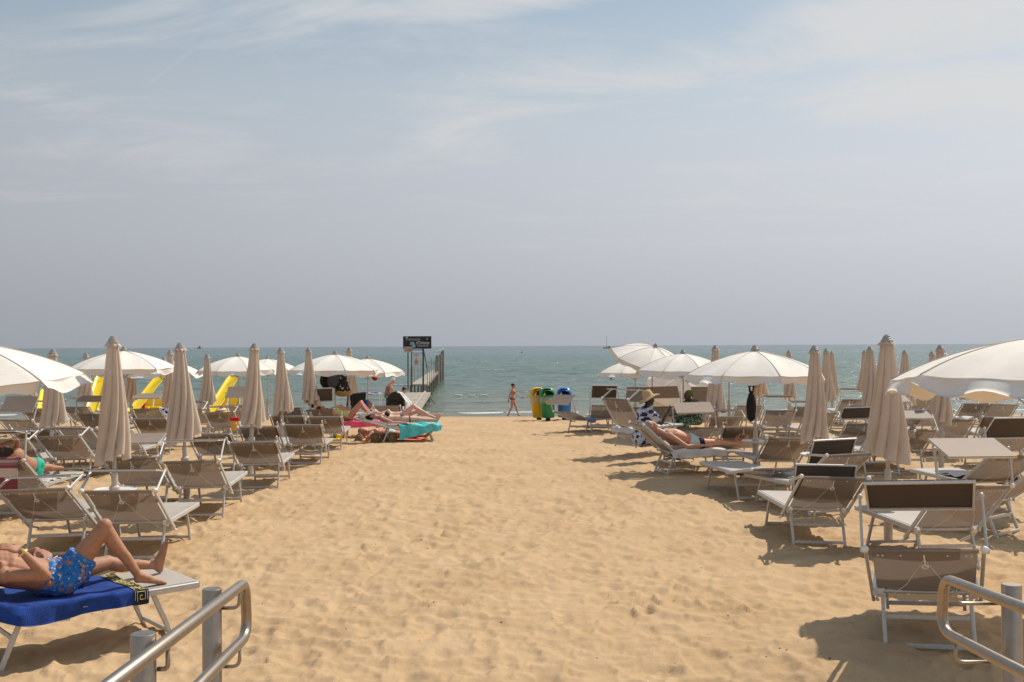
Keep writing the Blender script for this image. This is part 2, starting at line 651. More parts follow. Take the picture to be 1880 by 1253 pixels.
def fbm(x, y, seed, oct=4, gain=.5):
    s, a, t = 0, 1, 0
    for i in range(oct):
        s = s + a * vnoise(x * 2 ** i + 17.3 * i, y * 2 ** i + 9.1 * i, seed + i)
        t += a
        a *= gain
    return s / t


# trodden surface as a height map, 5 cm cells
HX0, HX1, HY0, HY1, HC = -34.0, 34.0, 2.0, 50.0, 0.04
hnx, hny = int((HX1 - HX0) / HC), int((HY1 - HY0) / HC)
gx = HX0 + np.arange(hnx) * HC
gy = HY0 + np.arange(hny) * HC
GX, GY = np.meshgrid(gx, gy, indexing='ij')
H = (fbm(GX * .45, GY * .45, 3, 3) - .5) * .09


def worley(x, y, seed):
    """nearest feature point: squared distance and a random value of its cell"""
    rng = np.random.RandomState(seed)
    jx, jy, rv = rng.rand(256, 256), rng.rand(256, 256), rng.rand(256, 256)
    xi, yi = np.floor(x).astype(int), np.floor(y).astype(int)
    best, val = np.full(x.shape, 9.0), np.zeros(x.shape)
    for dx in (-1, 0, 1):
        for dy in (-1, 0, 1):
            a, c_ = (xi + dx) % 256, (yi + dy) % 256
            d2 = (x - xi - dx - jx[a, c_]) ** 2 + (y - yi - dy - jy[a, c_]) ** 2
            m_ = d2 < best
            best, val = np.where(m_, d2, best), np.where(m_, rv[a, c_], val)
    return best, val


def dents(x, y):
    """overlapping trodden hollows with crisp crests between them"""
    u_ = x + (fbm(x * 1.8, y * 1.8, 61, 3) - .5) * .30
    v_ = y + (fbm(x * 1.8, y * 1.8, 71, 3) - .5) * .30
    d1, r1 = worley(u_ * 4.9, v_ * 5.2, 5)
    d2, r2 = worley(u_ * 9.5 + 3, v_ * 10.5, 6)
    act = np.clip(fbm(x * .7, y * .7, 81, 3) * 2.2 - .35, .55, 1.0)
    h = d1 / (1 + 3.0 * d1) * .235 * (.12 + 1.0 * r1) * act
    h = h + d2 / (1 + 2.4 * d2) * .056 * (.2 + r2)
    h = h + (fbm(x * 9, y * 11, 21, 3) - .5) * .012
    return h - .03


def stamp(cx, cy, rx, ry, ang, dep, rimh):
    r = int(max(rx, ry) * 2.4 / HC) + 1
    i0, j0 = int((cx - HX0) / HC), int((cy - HY0) / HC)
    if i0 - r < 0 or j0 - r < 0 or i0 + r >= hnx or j0 + r >= hny:
        return
    xs, ys = gx[i0 - r:i0 + r] - cx, gy[j0 - r:j0 + r] - cy
    X, Y = np.meshgrid(xs, ys, indexing='ij')
    c, s = math.cos(ang), math.sin(ang)
    q = ((X * c + Y * s) / rx) ** 2 + ((-X * s + Y * c) / ry) ** 2
    H[i0 - r:i0 + r, j0 - r:j0 + r] += -dep * np.exp(-q * q * .9) + rimh * np.exp(-(np.sqrt(q) - 1.55) ** 2 * 5)


rs = random.Random(5)
for k in range(2600):
    y = 3 + 33 * rs.random() ** 1.25
    x = rs.uniform(-1, 1) * min(30, .62 * y + 2)
    stamp(x, y, rs.uniform(.05, .085), rs.uniform(.10, .17), rs.gauss(0, .8), rs.uniform(.010, .028), rs.uniform(.001, .005))
fade = np.clip((46 - GY) / 10, 0, 1)
H *= np.maximum(fade, .12)
H -= H.mean()


def hmap(x, y):
    fx, fy = np.clip((x - HX0) / HC, 0, hnx - 2), np.clip((y - HY0) / HC, 0, hny - 2)
    i, j = fx.astype(int), fy.astype(int)
    fx, fy = fx - i, fy - j
    h = (H[i, j] * (1 - fx) + H[i + 1, j] * fx) * (1 - fy) + (H[i, j + 1] * (1 - fx) + H[i + 1, j + 1] * fx) * fy
    ok = (x > HX0) & (x < HX1) & (y > HY0) & (y < HY1)
    fd_ = np.maximum(np.clip((46 - y) / 12, 0, 1), .10)
    mound = .13 * np.exp(-(((x - 2.75) / 1.0) ** 2 + ((y - 7.0) / .9) ** 2) ** 1.5)
    return np.where(ok, h + dents(x, y) * fd_, 0) + mound


def gridmesh(name, X, Y, Z, mt, smooth=True):
    a, b = X.shape
    me = bpy.data.meshes.new(name)
    me.vertices.add(a * b)
    me.vertices.foreach_set('co', np.stack([X, Y, Z], -1).astype(np.float32).ravel())
    i, j = np.meshgrid(np.arange(a - 1), np.arange(b - 1), indexing='ij')
    q = (i * b + j).ravel()
    f = np.stack([q, q + b, q + b + 1, q + 1], -1).astype(np.int32)
    k = len(f)
    me.loops.add(k * 4)
    me.loops.foreach_set('vertex_index', f.ravel())
    me.polygons.add(k)
    me.polygons.foreach_set('loop_start', np.arange(0, k * 4, 4, dtype=np.int32))
    me.polygons.foreach_set('loop_total', np.full(k, 4, dtype=np.int32))
    if smooth:
        me.polygons.foreach_set('use_smooth', np.ones(k, dtype=bool))
    me.materials.append(mt)
    me.update(calc_edges=True)
    me.validate()
    return link(name, me)


# sand material
ms = bpy.data.materials.new('beach sand')
ms.use_nodes = True
n = Nodes(ms.node_tree)
o = n.n('ShaderNodeOutputMaterial')
p = n.n('ShaderNodeBsdfPrincipled', i_Roughness=0.95)
p.inputs['Specular IOR Level'].default_value = .15
g = n.n('ShaderNodeNewGeometry')
sp = n.n('ShaderNodeSeparateXYZ')
n.l(g.outputs['Position'], sp.inputs[0])
nA = n.n('ShaderNodeTexNoise', i_Scale=.9, i_Detail=6.0, i_Roughness=.62)
n.l(g.outputs['Position'], nA.inputs['Vector'])
nB = n.n('ShaderNodeTexNoise', i_Scale=260.0, i_Detail=2.0)
n.l(g.outputs['Position'], nB.inputs['Vector'])
nC = n.n('ShaderNodeTexNoise', i_Scale=5.5, i_Detail=5.0, i_Roughness=.6)
n.l(g.outputs['Position'], nC.inputs['Vector'])
c = n.mix(n.mapr(nA.outputs[0], .35, .65, 0, 1), (.452, .300, .164), (.518, .356, .208))
c = n.mix(n.mapr(nC.outputs[0], .56, .74, 0, .38), c, (.36, .225, .105))
c = n.mix(n.mapr(nB.outputs[0], .35, .65, 0, .30), c, (.33, .21, .10))
wet = n.math('ADD', sp.outputs[1], n.math('MULTIPLY', nA.outputs[0], 5.0))
wf = n.mapr(wet, 43.5, 48.5, 0, 1, True)
c = n.mix(n.math('MULTIPLY', wf, .75), c, (.205, .135, .075))
n.l(c, p.inputs['Base Color'])
n.l(n.mapr(wf, 0, 1, .95, .5), p.inputs['Roughness'])
b1 = n.n('ShaderNodeBump', i_Strength=.45, i_Distance=.006)
n.l(nB.outputs[0], b1.inputs['Height'])
b2 = n.n('ShaderNodeBump', i_Strength=.35, i_Distance=.05)
n.l(nC.outputs[0], b2.inputs['Height'])
n.l(b1.outputs[0], b2.inputs['Normal'])
n.l(b2.outputs[0], p.inputs['Normal'])
n.l(p.outputs[0], o.inputs[0])
M['sand'] = ms

ys = np.concatenate([np.array([-120, -40, -12, -4, 0, 1.5]), 2.2 * np.exp(np.linspace(0, math.log(50 / 2.2), 620)), np.array([52, 55, 60, 70, 100, 180.])])
ts = np.concatenate([np.array([-40, -8, -2.5, -1.2]), np.linspace(-.70, .70, 860), np.array([1.2, 2.5, 8, 40.])])
T, Y = np.meshgrid(ts, ys)
X = T * (np.maximum(Y, 1.5) + 3)
Z = np.interp(Y, [-200, 17, 22, 28, 34, 40, 48, 54, 70, 400], [0, 0, -.05, -.14, -.30, -.64, -1.16, -1.55, -2.4, -3]) + hmap(X, Y)
Z += (fbm(X * .12 + 5, Y * .2, 91, 2) - .5) * .16 * np.clip((Y - 40) / 6, 0, 1)
struct(gridmesh('beach', X.T, Y.T, Z.T, ms))

# sea material
mw = bpy.data.materials.new('shallow sea water')
mw.use_nodes = True
n = Nodes(mw.node_tree)
o = n.n('ShaderNodeOutputMaterial')
p = n.n('ShaderNodeBsdfPrincipled', i_Roughness=0.16, i_IOR=1.33)
p.inputs['Specular IOR Level'].default_value = .27
g = n.n('ShaderNodeNewGeometry')
sp = n.n('ShaderNodeSeparateXYZ')
n.l(g.outputs['Position'], sp.inputs[0])
far = n.math('LOGARITHM', n.math('MAXIMUM', sp.outputs[1], 1), 10.0)
dcol = n.ramp(n.mapr(far, math.log10(48), math.log10(5000), 0, 1), [(0, (.19, .175, .11)), (.03, (.125, .145, .095)), (.18, (.066, .125, .088)), (.45, (.036, .100, .082)), (.75, (.016, .068, .072)), (1, (.010, .052, .064))])
mp1 = n.n('ShaderNodeMapping')
mp1.inputs['Scale'].default_value = (.10, .30, 1)
n.l(g.outputs['Position'], mp1.inputs[0])
w1 = n.n('ShaderNodeTexNoise', i_Scale=1.0, i_Detail=5.0, i_Roughness=.62)
n.l(mp1.outputs[0], w1.inputs['Vector'])
mp2 = n.n('ShaderNodeMapping')
mp2.inputs['Scale'].default_value = (.9, 1.6, 1)
n.l(g.outputs['Position'], mp2.inputs[0])
w2 = n.n('ShaderNodeTexNoise', i_Scale=1.0, i_Detail=6.0, i_Roughness=.65)
n.l(mp2.outputs[0], w2.inputs['Vector'])
mp3 = n.n('ShaderNodeMapping')
mp3.inputs['Scale'].default_value = (.006, .028, 1)
n.l(g.outputs['Position'], mp3.inputs[0])
w3 = n.n('ShaderNodeTexNoise', i_Scale=1.0, i_Detail=4.0, i_Roughness=.6)
n.l(mp3.outputs[0], w3.inputs['Vector'])
dcol = n.mix(n.mapr(w2.outputs[0], .50, .66, 0, .8), dcol, n.mix(.72, dcol, (.0, .012, .012)))  # darker look of wave facets, painted into the water colour by noise
cc = n.mix(n.mapr(w3.outputs[0], .35, .65, 0, .45), dcol, n.mix(.5, dcol, (.03, .09, .10)))
# floating foam flecks of the small whitecaps
mp4 = n.n('ShaderNodeMapping')
mp4.inputs['Scale'].default_value = (.20, .45, 1)
n.l(g.outputs['Position'], mp4.inputs[0])
w4 = n.n('ShaderNodeTexNoise', i_Scale=1.0, i_Detail=2.0, i_Roughness=.5)
n.l(mp4.outputs[0], w4.inputs['Vector'])
fo = n.math('MULTIPLY', n.mapr(w4.outputs[0], .795, .815, 0, 1), n.mapr(w2.outputs[0], .48, .56, 0, 1))
cc = n.mix(fo, cc, (.70, .72, .70))
n.l(cc, p.inputs['Base Color'])
bA = n.n('ShaderNodeBump', i_Strength=.85, i_Distance=1.1)
n.l(w1.outputs[0], bA.inputs['Height'])
bB = n.n('ShaderNodeBump', i_Strength=.9, i_Distance=.22)
n.l(w2.outputs[0], bB.inputs['Height'])
n.l(bA.outputs[0], bB.inputs['Normal'])
n.l(bB.outputs[0], p.inputs['Normal'])
n.l(p.outputs[0], o.inputs[0])

ys = np.concatenate([45 * np.exp(np.linspace(0, math.log(420 / 45), 560)), np.array([520, 700, 1000, 1500, 2500, 5000, 10000, 20000, 40000.])])
ts = np.concatenate([np.array([-12, -4, -1.4]), np.linspace(-.74, .74, 460), np.array([1.4, 4, 12.])])
T, Y = np.meshgrid(ts, ys)
X = T * Y
amp = np.interp(Y, [45, 50, 62, 120, 250, 420, 520], [.004, .012, .07, .13, .16, .12, 0])
ch = .6 * ((1 - np.abs(2 * fbm(X * .12 + 40, Y * .36, 31, 4, .6) - 1)) - .72) + .55 * ((1 - np.abs(2 * fbm(X * .42 + 9, Y * .80, 33, 3, .6) - 1)) - .72)
Z = SEA_Z + amp * ch * 2.2
sw = np.sin((Y + 2.6 * fbm(X * .08, Y * .05, 45, 2)) * 2 * math.pi / 4.6)
Z += .016 * np.clip(sw, 0, 1) ** 2 * np.interp(Y, [47, 51, 66, 80], [0, 1, 1, 0]) * (fbm(X * .11, Y * .12, 47, 2) > .45)
struct(gridmesh('sea', X.T, Y.T, Z.T, mw))

# the lace of foam along the waterline
b = MB()
rs = random.Random(12)
x = -34.0
while x < 30:
    if rs.random() < .35:
        x += rs.uniform(.6, 3)
        continue
    L = rs.uniform(.8, 3.6)
    wdt = rs.uniform(.05, .22)
    y0 = SHORE_Y + rs.uniform(-.45, .5)
    k = 7
    pts = []
    for i in range(k + 1):
        t = i / k
        hw = wdt * math.sin(math.pi * t) ** .7 * rs.uniform(.5, 1.1) + .01
        yy = y0 + .25 * math.sin(3 * t + x)
        pts.append((x + L * t, yy - hw / 2, yy + hw / 2))
    zf = lambda y: max(SEA_Z + .03, gz(y)) + .05
    vs = [(a, c1_, zf(c1_)) for a, c1_, c2_ in pts] + [(a, c2_, zf(c2_)) for a, c1_, c2_ in pts] + [(a, (c1_ + c2_) / 2, zf((c1_ + c2_) / 2) + .05) for a, c1_, c2_ in pts]
    q = k + 1
    fs = []
    for i in range(k):
        fs += [(i, i + 1, 2 * q + i + 1, 2 * q + i), (2 * q + i, 2 * q + i + 1, q + i + 1, q + i)]
    b.add(vs, fs)
    x += L * rs.uniform(.5, 1.5)
struct(b.build('foam', M['foam'], None, True), 'stuff')

# small breaking crests further out
b = MB()
rs = random.Random(31)
for k in range(30):
    d = 54 * (1 + 3.2 * rs.random() ** 1.5)
    xx = rs.uniform(-.6, .6) * d
    L = rs.uniform(.35, .9) * (1 + d / 200)
    for i in range(rs.randint(1, 3)):
        b.ell((xx + i * L * .9, d + rs.uniform(-.2, .2), SEA_Z + .08), (L * .32, .10, rs.uniform(.03, .06)), None, 8, 6)
struct(b.build('whitecap_foam', M['foam'], None, True), 'stuff')

# dry bits lying on the sand
b = MB()
rs = random.Random(77)
for k in range(300):
    cl_ = rs.random() < .6
    if cl_ or k == 0:
        d = 4.5 + 20 * rs.random() ** 1.3
        x = rs.uniform(-.55, .55) * d
        bx, by = x, d
    else:
        x, d = bx + rs.gauss(0, .12), by + rs.gauss(0, .10)
    if d < 3:
        continue
    z = gz(d) + float(hmap(np.array([x]), np.array([d]))[0])
    s = rs.uniform(.0025, .0075)
    b.ell((x, d, z + s * .4), (s * rs.uniform(1, 2.4), s, s * .6), Matrix.Rotation(rs.uniform(0, 3), 3, 'Z'), 5, 4)
struct(b.build('seaweed_debris', M['debris'], None, False), 'stuff')
b = MB()
for k in range(120):
    d = 4.5 + 14 * rs.random()
    x = rs.uniform(-.5, .5) * d
    z = gz(d) + float(hmap(np.array([x]), np.array([d]))[0])
    s = rs.uniform(.004, .009)
    b.ell((x, d, z + s * .4), (s * 1.4, s, s * .6), Matrix.Rotation(rs.uniform(0, 3), 3, 'Z'), 5, 4)
struct(b.build('shell_debris', M['shell'], None, False), 'stuff')

# ------------------------------------------------------------------ pier
pier = tag(empty('pier', (-5.4, 50, -1.1)), 'weathered wooden bathing pier running from the sand into the sea', 'pier')
PO = Vector((-5.4, 50, -1.1))


def rel(p, root):
    return Vector(p) - root.location


def pbar(a, b_, w, h, name, mt, parent=pier, root=pier):
    return MB().bar(rel(a, root), rel(b_, root), w, h).build(name, mt, parent)


def lerp3(a, b_, t):
    return Vector(a).lerp(Vector(b_), t)


# sloping gangway: left and right edge lines
GL0, GL1 = Vector((-6.05, 46.3, -1.02)), W(747, 721, 60.0)
GR0, GR1 = Vector((-4.55, 46.3, -1.02)), W(789, 721, 60.0)
plank = None
NPK = 34
for i in range(NPK):
    t = (i + .5) / NPK
    a, b_ = lerp3(GL0, GL1, t), lerp3(GR0, GR1, t)
    if plank is None:
        wid = (b_ - a).length
        plank = MB().bar((-wid / 2, 0, 0), (wid / 2, 0, 0), .36, .04, (0, 1, 0)).mesh('plank', M['wood'], 'auto')
    mid_ = (a + b_) / 2
    ob = link('plank', plank, pier)
    ob.location = rel(mid_, pier)
    dv = b_ - a
    ob.rotation_euler = (R(1.8), 0, math.atan2(dv.y, dv.x))
    ob.location.z += random.uniform(-.008, .008)
for L0, L1 in ((GL0, GL1), (GR0, GR1)):
    pbar(L0 + Vector((0, 0, -.12)), L1 + Vector((0, 0, -.12)), .08, .16, 'beam', M['wood'])
pbar(lerp3(GL0, GR0, .80) + Vector((0, 0, .06)), lerp3(GL1, GR1, .80) + Vector((0, 0, .06)), .12, .07, 'kerb_rail', M['wood'])
for t in (.25, .5, .75, 1.0):
    for L0, L1, sgn in ((GL0, GL1, -1), (GR0, GR1, 1)):
        q = lerp3(L0, L1, t)
        pbar(q + Vector((-.05 * sgn, 0, -.2)), Vector((q.x + .0 * sgn, q.y, -2.2)), .10, .10, 'pile', M['wood_dark'])
q = lerp3(GR0, GR1, .93)
pbar(q + Vector((0, 0, -.15)), q + Vector((.42, 0, -.62)), .07, .07, 'brace', M['wood_dark'])
# raised walkway
UL0, UR0 = W(755, 706, 61.0), W(783, 706, 61.0)
UL1, UR1 = W(794, 680, 98.0), W(807, 680, 98.0)
NPU = 70
pl2 = None
for i in range(NPU):
    t = (i + .5) / NPU
    a, b_ = lerp3(UL0, UL1, t), lerp3(UR0, UR1, t)
    if pl2 is None:
        pl2 = MB().bar((-.5, 0, 0), (.5, 0, 0), .46, .05, (0, 1, 0)).mesh('plank', M['wood'], 'auto')
    ob = link('plank', pl2, pier)
    ob.location = rel((a + b_) / 2, pier) + Vector((0, 0, random.uniform(-.008, .008)))
    dv = b_ - a
    ob.rotation_euler = (0, 0, math.atan2(dv.y, dv.x))
    ob.scale = (dv.length, 1, 1)
for L0, L1 in ((UL0, UL1), (UR0, UR1)):
    pbar(L0 + Vector((0, 0, -.12)), L1 + Vector((0, 0, -.12)), .08, .16, 'beam', M['wood_dark'])
pbar(UL0 + Vector((-.05, -.2, -.05)), UR0 + Vector((.05, -.2, -.05)), .08, .10, 'step', M['wood'])
rs = random.Random(3)
for i in range(9):
    t = i / 8
    for L0, L1, sgn in ((UL0, UL1, -1), (UR0, UR1, 1)):
        q = lerp3(L0, L1, t)
        pbar(q + Vector((.04 * sgn, 0, .0)), Vector((q.x + .04 * sgn, q.y, -2.4)), .11, .11, 'pile', M['wood_dark'])
        hgt = rs.uniform(.75, 1.5)
        pbar(q + Vector((.05 * sgn, .0, .03)), q + Vector((.05 * sgn, rs.uniform(-.05, .05), hgt)), .04, .04, 'rail_post', M['wood'])
for (px, y0, y1, d, wdt) in ((803, 653, 700, 92, .34), (808.5, 651, 702, 96, .30), (812.5, 642.5, 699, 100, .36), (800, 662, 690, 88, .2)):
    a, b_ = W(px, y0, d), W(px, y1, d)
    b_.z = -2.3
    MB().tube([rel(b_, pier), rel(a, pier) - Vector((0, 0, .08)), rel(a, pier)], [wdt / 2 * 1.05, wdt / 2, wdt / 2 * .8], 12).build('mooring_pile', M['wood_dark'], pier)

# a gull on the piles
gp = W(807.5, 648.5, 96)
gl = MB().ell((0, 0, .14), (.22, .10, .10), Matrix.Rotation(R(-15), 3, 'Y'))
gl.ell((.20, 0, .27), (.08, .065, .07)).cap((.12, 0, .18), .06, (.19, 0, .25), .05).cap((.26, 0, .265), .02, (.34, 0, .25), .008)
gl.cap((-.2, 0, .11), .05, (-.38, 0, .09), .02).cap((.02, .03, .06), .012, (.02, .03, -.06), .012).cap((.02, -.03, .06), .012, (.02, -.03, -.06), .012)
go = gl.build('gull', M['white_paint'], None, True)
go.location = gp
go.scale = (1.2, 1.2, 1.2)
tag(go, 'small white gull perched on the dark mooring piles of the pier', 'bird')

# big dark advertising board on the pier head
SD = 60.2
sgn = tag(empty('advertising_board', W(766, 716, SD)), 'dark printed advertising board on iron posts at the pier head', 'sign')
r0 = sgn.location.copy()


def quad_board(px0, py0, px1, py1, d, th, name, mt, parent, org):
    a, b_ = W(px0, py0, d), W(px1, py1, d)
    c_ = (a + b_) / 2
    return MB().box(c_ - org, (abs(b_.x - a.x), th, abs(a.z - b_.z))).build(name, mt, parent), c_


quad_board(740, 617.8, 792, 640.6, SD, .05, 'board', M['sign_dark'], sgn, r0)
for (px, y0, y1, w_) in ((756, 640.6, 720, .08), (777, 640.6, 720, .10)):
    a, b_ = W(px, y0, SD), W(px, y1, SD)
    MB().bar(a - r0, b_ - r0, w_, w_).build('post', M['rust'], sgn)
for y_ in (642.8, 648.8):
    MB().bar(W(756, y_, SD + .02) - r0, W(777, y_, SD + .02) - r0, .04, .05, (0, 1, 0)).build('crossbar', M['rust'], sgn)
MB().bar(W(778, 644, SD) - r0, W(784, 676, SD + 1.2) - r0, .05, .05).build('brace', M['rust'], sgn)


def text(body, px, py, d, hpx, mt, parent, org, shear=0.0, widthpx=None):
    cu = bpy.data.curves.new('lettering', 'FONT')
    cu.body = body
    cu.size = hpx * d / F * 1.35
    cu.extrude = .004
    cu.shear = shear
    cu.offset = cu.size * .004
    cu.align_x = 'CENTER'
    cu.align_y = 'CENTER'
    cu.materials.append(mt)
    o_ = bpy.data.objects.new('lettering', cu)
    col.objects.link(o_)
    bpy.context.view_layer.update()
    me = bpy.data.meshes.new_from_object(o_.evaluated_get(bpy.context.evaluated_depsgraph_get()))
    kx = widthpx * d / F / max(o_.dimensions.x, 1e-3) if widthpx else 1
    bpy.data.objects.remove(o_)
    o_ = link('lettering', me, parent)
    o_.location = W(px, py, d) - org
    o_.rotation_euler = (R(90), 0, 0)
    o_.scale = (kx, 1, 1)
    return o_


ft = SD - .035


def small_print(px, py, d, wpx, hpx, mt, parent, org, seed):
    """a line of print too small to read: a run of short strokes"""
    rr = random.Random(seed)
    b = MB()
    x = px - wpx / 2
    while x < px + wpx / 2:
        w_ = rr.uniform(.4, 1.0)
        h_ = hpx * rr.uniform(.6, 1)
        k_ = d / F
        b.box(W(x + w_ / 2, py, d) - org, (w_ * k_, .006, h_ * k_))
        x += w_ + rr.uniform(.25, .6)
    return b.build('small_print', mt, parent)


text('Tramonti', 757, 623.3, ft, 5.4, M['sign_light'], sgn, r0, .2, 27)
text("d'Oriente", 776, 630.0, ft, 6.6, M['sign_print'], sgn, r0, 0, 24)
small_print(776, 635.6, ft, 20, 1.7, M['sign_print'], sgn, r0, 4)
a, b_ = W(752, 626.8, ft), W(764, 638.8, ft)
c_ = (a + b_) / 2 - r0
MB().box(c_ + Vector((-.05, 0, .05)), ((b_.x - a.x) * .62, .008, (a.z - b_.z) * .5), Matrix.Rotation(R(8), 3, 'Y')).box(c_ + Vector((.05, .001, -.08)), ((b_.x - a.x) * .5, .008, (a.z - b_.z) * .55), Matrix.Rotation(R(-20), 3, 'Y')).build('picture', M['sign_blue'], sgn)
MB().ell(W(747.3, 620.2, ft) - r0, (.05, .006, .05)).build('emblem', M['sign_print'], sgn, True)
MB().ell(W(784, 622.5, ft) - r0, (.06, .006, .05)).build('emblem', M['sign_grey'], sgn, True)

wn = tag(empty('warning_notice', W(764, 660, SD - .1)), 'white notice with yellow and red warning symbols hung below the dark board', 'sign')
r1 = wn.location.copy()
quad_board(756.4, 648.8, 772, 672.2, SD - .1, .03, 'board', M['sign_white'], wn, r1)
ft = SD - .13
small_print(764.3, 653.6, ft, 10, 1.4, M['sign_grey'], wn, r1, 5)
small_print(764.5, 651.0, ft, 5, 1.2, M['black_plastic'], wn, r1, 6)
small_print(764.3, 670.2, ft, 9, 1.0, M['sign_grey'], wn, r1, 7)
pt = [W(764.5, 656, ft) - r1, W(767.8, 661, ft) - r1, W(761.2, 661, ft) - r1]
MB().add([v + Vector((0, y_, 0)) for y_ in (-.006, .006) for v in pt], [(0, 1, 2), (5, 4, 3), (0, 3, 4, 1), (1, 4, 5, 2), (2, 5, 3, 0)]).build('warning_triangle', M['sign_yellow'], wn, False)
cc_ = W(764.6, 665.2, ft) - r1
MB().tube([cc_ + Vector((.095 * math.cos(i * math.pi / 10), 0, .095 * math.sin(i * math.pi / 10))) for i in range(20)], .016, 6, True).bar(cc_ + Vector((-.07, 0, .07)), cc_ + Vector((.07, 0, -.07)), .02, .03).build('prohibition_symbol', M['sign_red'], wn)
MB().bar(cc_ + Vector((-.035, .004, -.02)), cc_ + Vector((.04, .004, .02)), .02, .05).build('pictogram', M['black_plastic'], wn)

bn = tag(empty('buff_notice', W(749, 718, SD - .25)), 'small sun bleached buff notice with red print on a thin post', 'sign')
r2 = bn.location.copy()
quad_board(741.5, 637, 757, 647.5, SD - .25, .03, 'board', M['sign_buff'], bn, r2)
MB().tube([Vector((-.0, 0.04, 0)), W(749, 640, SD - .21) - r2], .035, 8).build('post', M['rust'], bn)
small_print(747.3, 640.6, SD - .28, 8, 1.5, M['sign_red'], bn, r2, 8)
small_print(747.3, 643.4, SD - .28, 8, 1.2, M['sign_red'], bn, r2, 9)
c3 = W(754, 642.6, SD - .28) - r2
MB().tube([c3 + Vector((.07 * math.cos(i * math.pi / 8), 0, .07 * math.sin(i * math.pi / 8))) for i in range(16)], .014, 6, True).build('prohibition_symbol', M['sign_red'], bn)
#@@PART2
# ------------------------------------------------------------------ sun loungers
M['alu_pale'] = mat('pale aluminium', (.60, .57, .53), .45, .15, .1, 30)
LW, SL, BL, HZ = .335, 1.28, .74, .36       # half width, seat length, back length, hinge height


def lounger_meshes():
    D = {}
    b = MB()
    for s in (-1, 1):
        b.bar((s * LW, -.06, HZ), (s * LW, SL, HZ), .028, .05)
    b.bar((-LW, SL + .001, HZ), (LW, SL + .001, HZ), .028, .05, (0, 1, 0))
    b.bar((-LW + .014, .30, HZ - .03), (LW - .014, .30, HZ - .03), .02, .02, (0, 1, 0))
    D['frame'] = b.mesh('frame', M['alu'], 'auto')
    for nm, y0, y1 in (('rear', .02, -.13), ('front', .94, 1.10)):
        b = MB()
        for s in (-1, 1):
            b.bar((s * (LW - .05), y0, HZ - .02), (s * (LW - .05), y1, -.03), .026, .036)
        ym = y0 + (y1 - y0) * .42
        if nm == 'rear':
            b.bar((-LW + .063, ym, HZ - .17), (LW - .063, ym, HZ - .17), .018, .036, (0, 1, 0))
        b.bar((-LW + .063, y1, .012), (LW - .063, y1, .012), .024, .032, (0, 1, 0))
        D['leg_' + nm] = b.mesh('leg_frame', M['alu'], 'auto')
    b = MB()
    b.sheet(lambda u, v: ((u - .5) * 2 * (LW - .012), .012 + v * (SL - .02), HZ + .026 - .022 * math.sin(math.pi * u) ** .7 * math.sin(math.pi * min(1, .1 + v)) ** .5), 8, 14, .005)
    D['seat'] = b.mesh('seat', M['fab_seat'], 'auto')
    b = MB()
    b.sheet(lambda u, v: ((u - .5) * 2 * (LW - .02), -.045 * math.sin(math.pi * u) * math.sin(math.pi * (.12 + .8 * v)), .045 + v * (BL - .055)), 10, 12, .005)
    b.tube([(-LW + .01, 0, BL - .01), (LW - .01, 0, BL - .01)], .017, 8)
    D['backrest'] = b.mesh('backrest', M['fab_back'], 'auto')
    b = MB()
    for s in (-1, 1):
        b.bar((s * (LW + .018), 0, -.17), (s * (LW + .018), 0, BL), .022, .042)
    b.bar((-LW - .018, .0, -.02), (LW + .018, .0, -.02), .02, .03, (0, 1, 0))
    D['backrest_frame'] = b.mesh('backrest_frame', M['alu'], 'auto')
    b = MB()
    for s in (-1, 1):
        b.ell((s * (LW + .02), 0, BL + .012), (.026, .026, .026), None, 10, 6)
        b.box((s * (LW - .03), -.01, -.005), (.05, .05, .075))
        b.tube([(s * (LW - .005), -.012, -.14), (s * (LW - .005), .05, -.33)], .013, 6)
    for x in (-.28, -.25, -.14, 0, .14, .25, .28):
        b.ell((x, -.02, BL - .045), (.008, .006, .008), None, 6, 4)
    D['bracket'] = b.mesh('bracket', M['white_plastic'], 'auto')
    b = MB()
    b.tube([(0, -.02, BL - .045), (.004, -.052, BL - .12)], .0055, 5)
    b.tube([(.004 + .019 * math.cos(t * math.pi / 6), -.055, BL - .145 + .028 * math.sin(t * math.pi / 6)) for t in range(12)], .006, 5, True)
    b.tube([(.0, -.026, BL - .09), (-.12, -.08, BL * .45), (-.30, -.07, -.06)], .002, 4)
    b.tube([(.0, -.026, BL - .09), (.13, -.08, BL * .45), (.27, -.07, -.06)], .002, 4)
    D['pull_cord'] = b.mesh('pull_cord', M['cord'], 'auto')
    b = MB()
    b.sheet(lambda u, v: ((u - .5) * .672, (v - .5) * .41, .013 - .006 * math.sin(math.pi * u) * math.sin(math.pi * v)), 6, 4, .005)
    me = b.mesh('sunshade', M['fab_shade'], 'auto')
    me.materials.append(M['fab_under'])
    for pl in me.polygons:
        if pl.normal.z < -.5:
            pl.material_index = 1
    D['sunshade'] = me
    b = MB()
    for s in (-1, 1):
        b.bar((s * .326, -.195, 0), (s * .326, .195, 0), .014, .018)
        b.bar((-.335, s * .196, 0), (.335, s * .196, 0), .02, .020, (0, 1, 0))
        for x in (-.28, -.1, .1, .28):
            b.ell((x, s * .207, .004), (.006, .004, .006), None, 6, 4)
    D['sunshade_frame'] = b.mesh('sunshade_frame', M['alu_pale'], 'auto')
    b = MB()
    b.bar((0, 0, 0), (0, 0, .36), .018, .03)
    b.ell((0, 0, 0), (.018, .022, .022), None, 8, 6)
    b.ell((0, 0, .36), (.018, .02, .02), None, 8, 6)
    D['arm'] = b.mesh('arm', M['alu'], 'auto')
    return D


LD = lounger_meshes()
LOUNGERS = {}


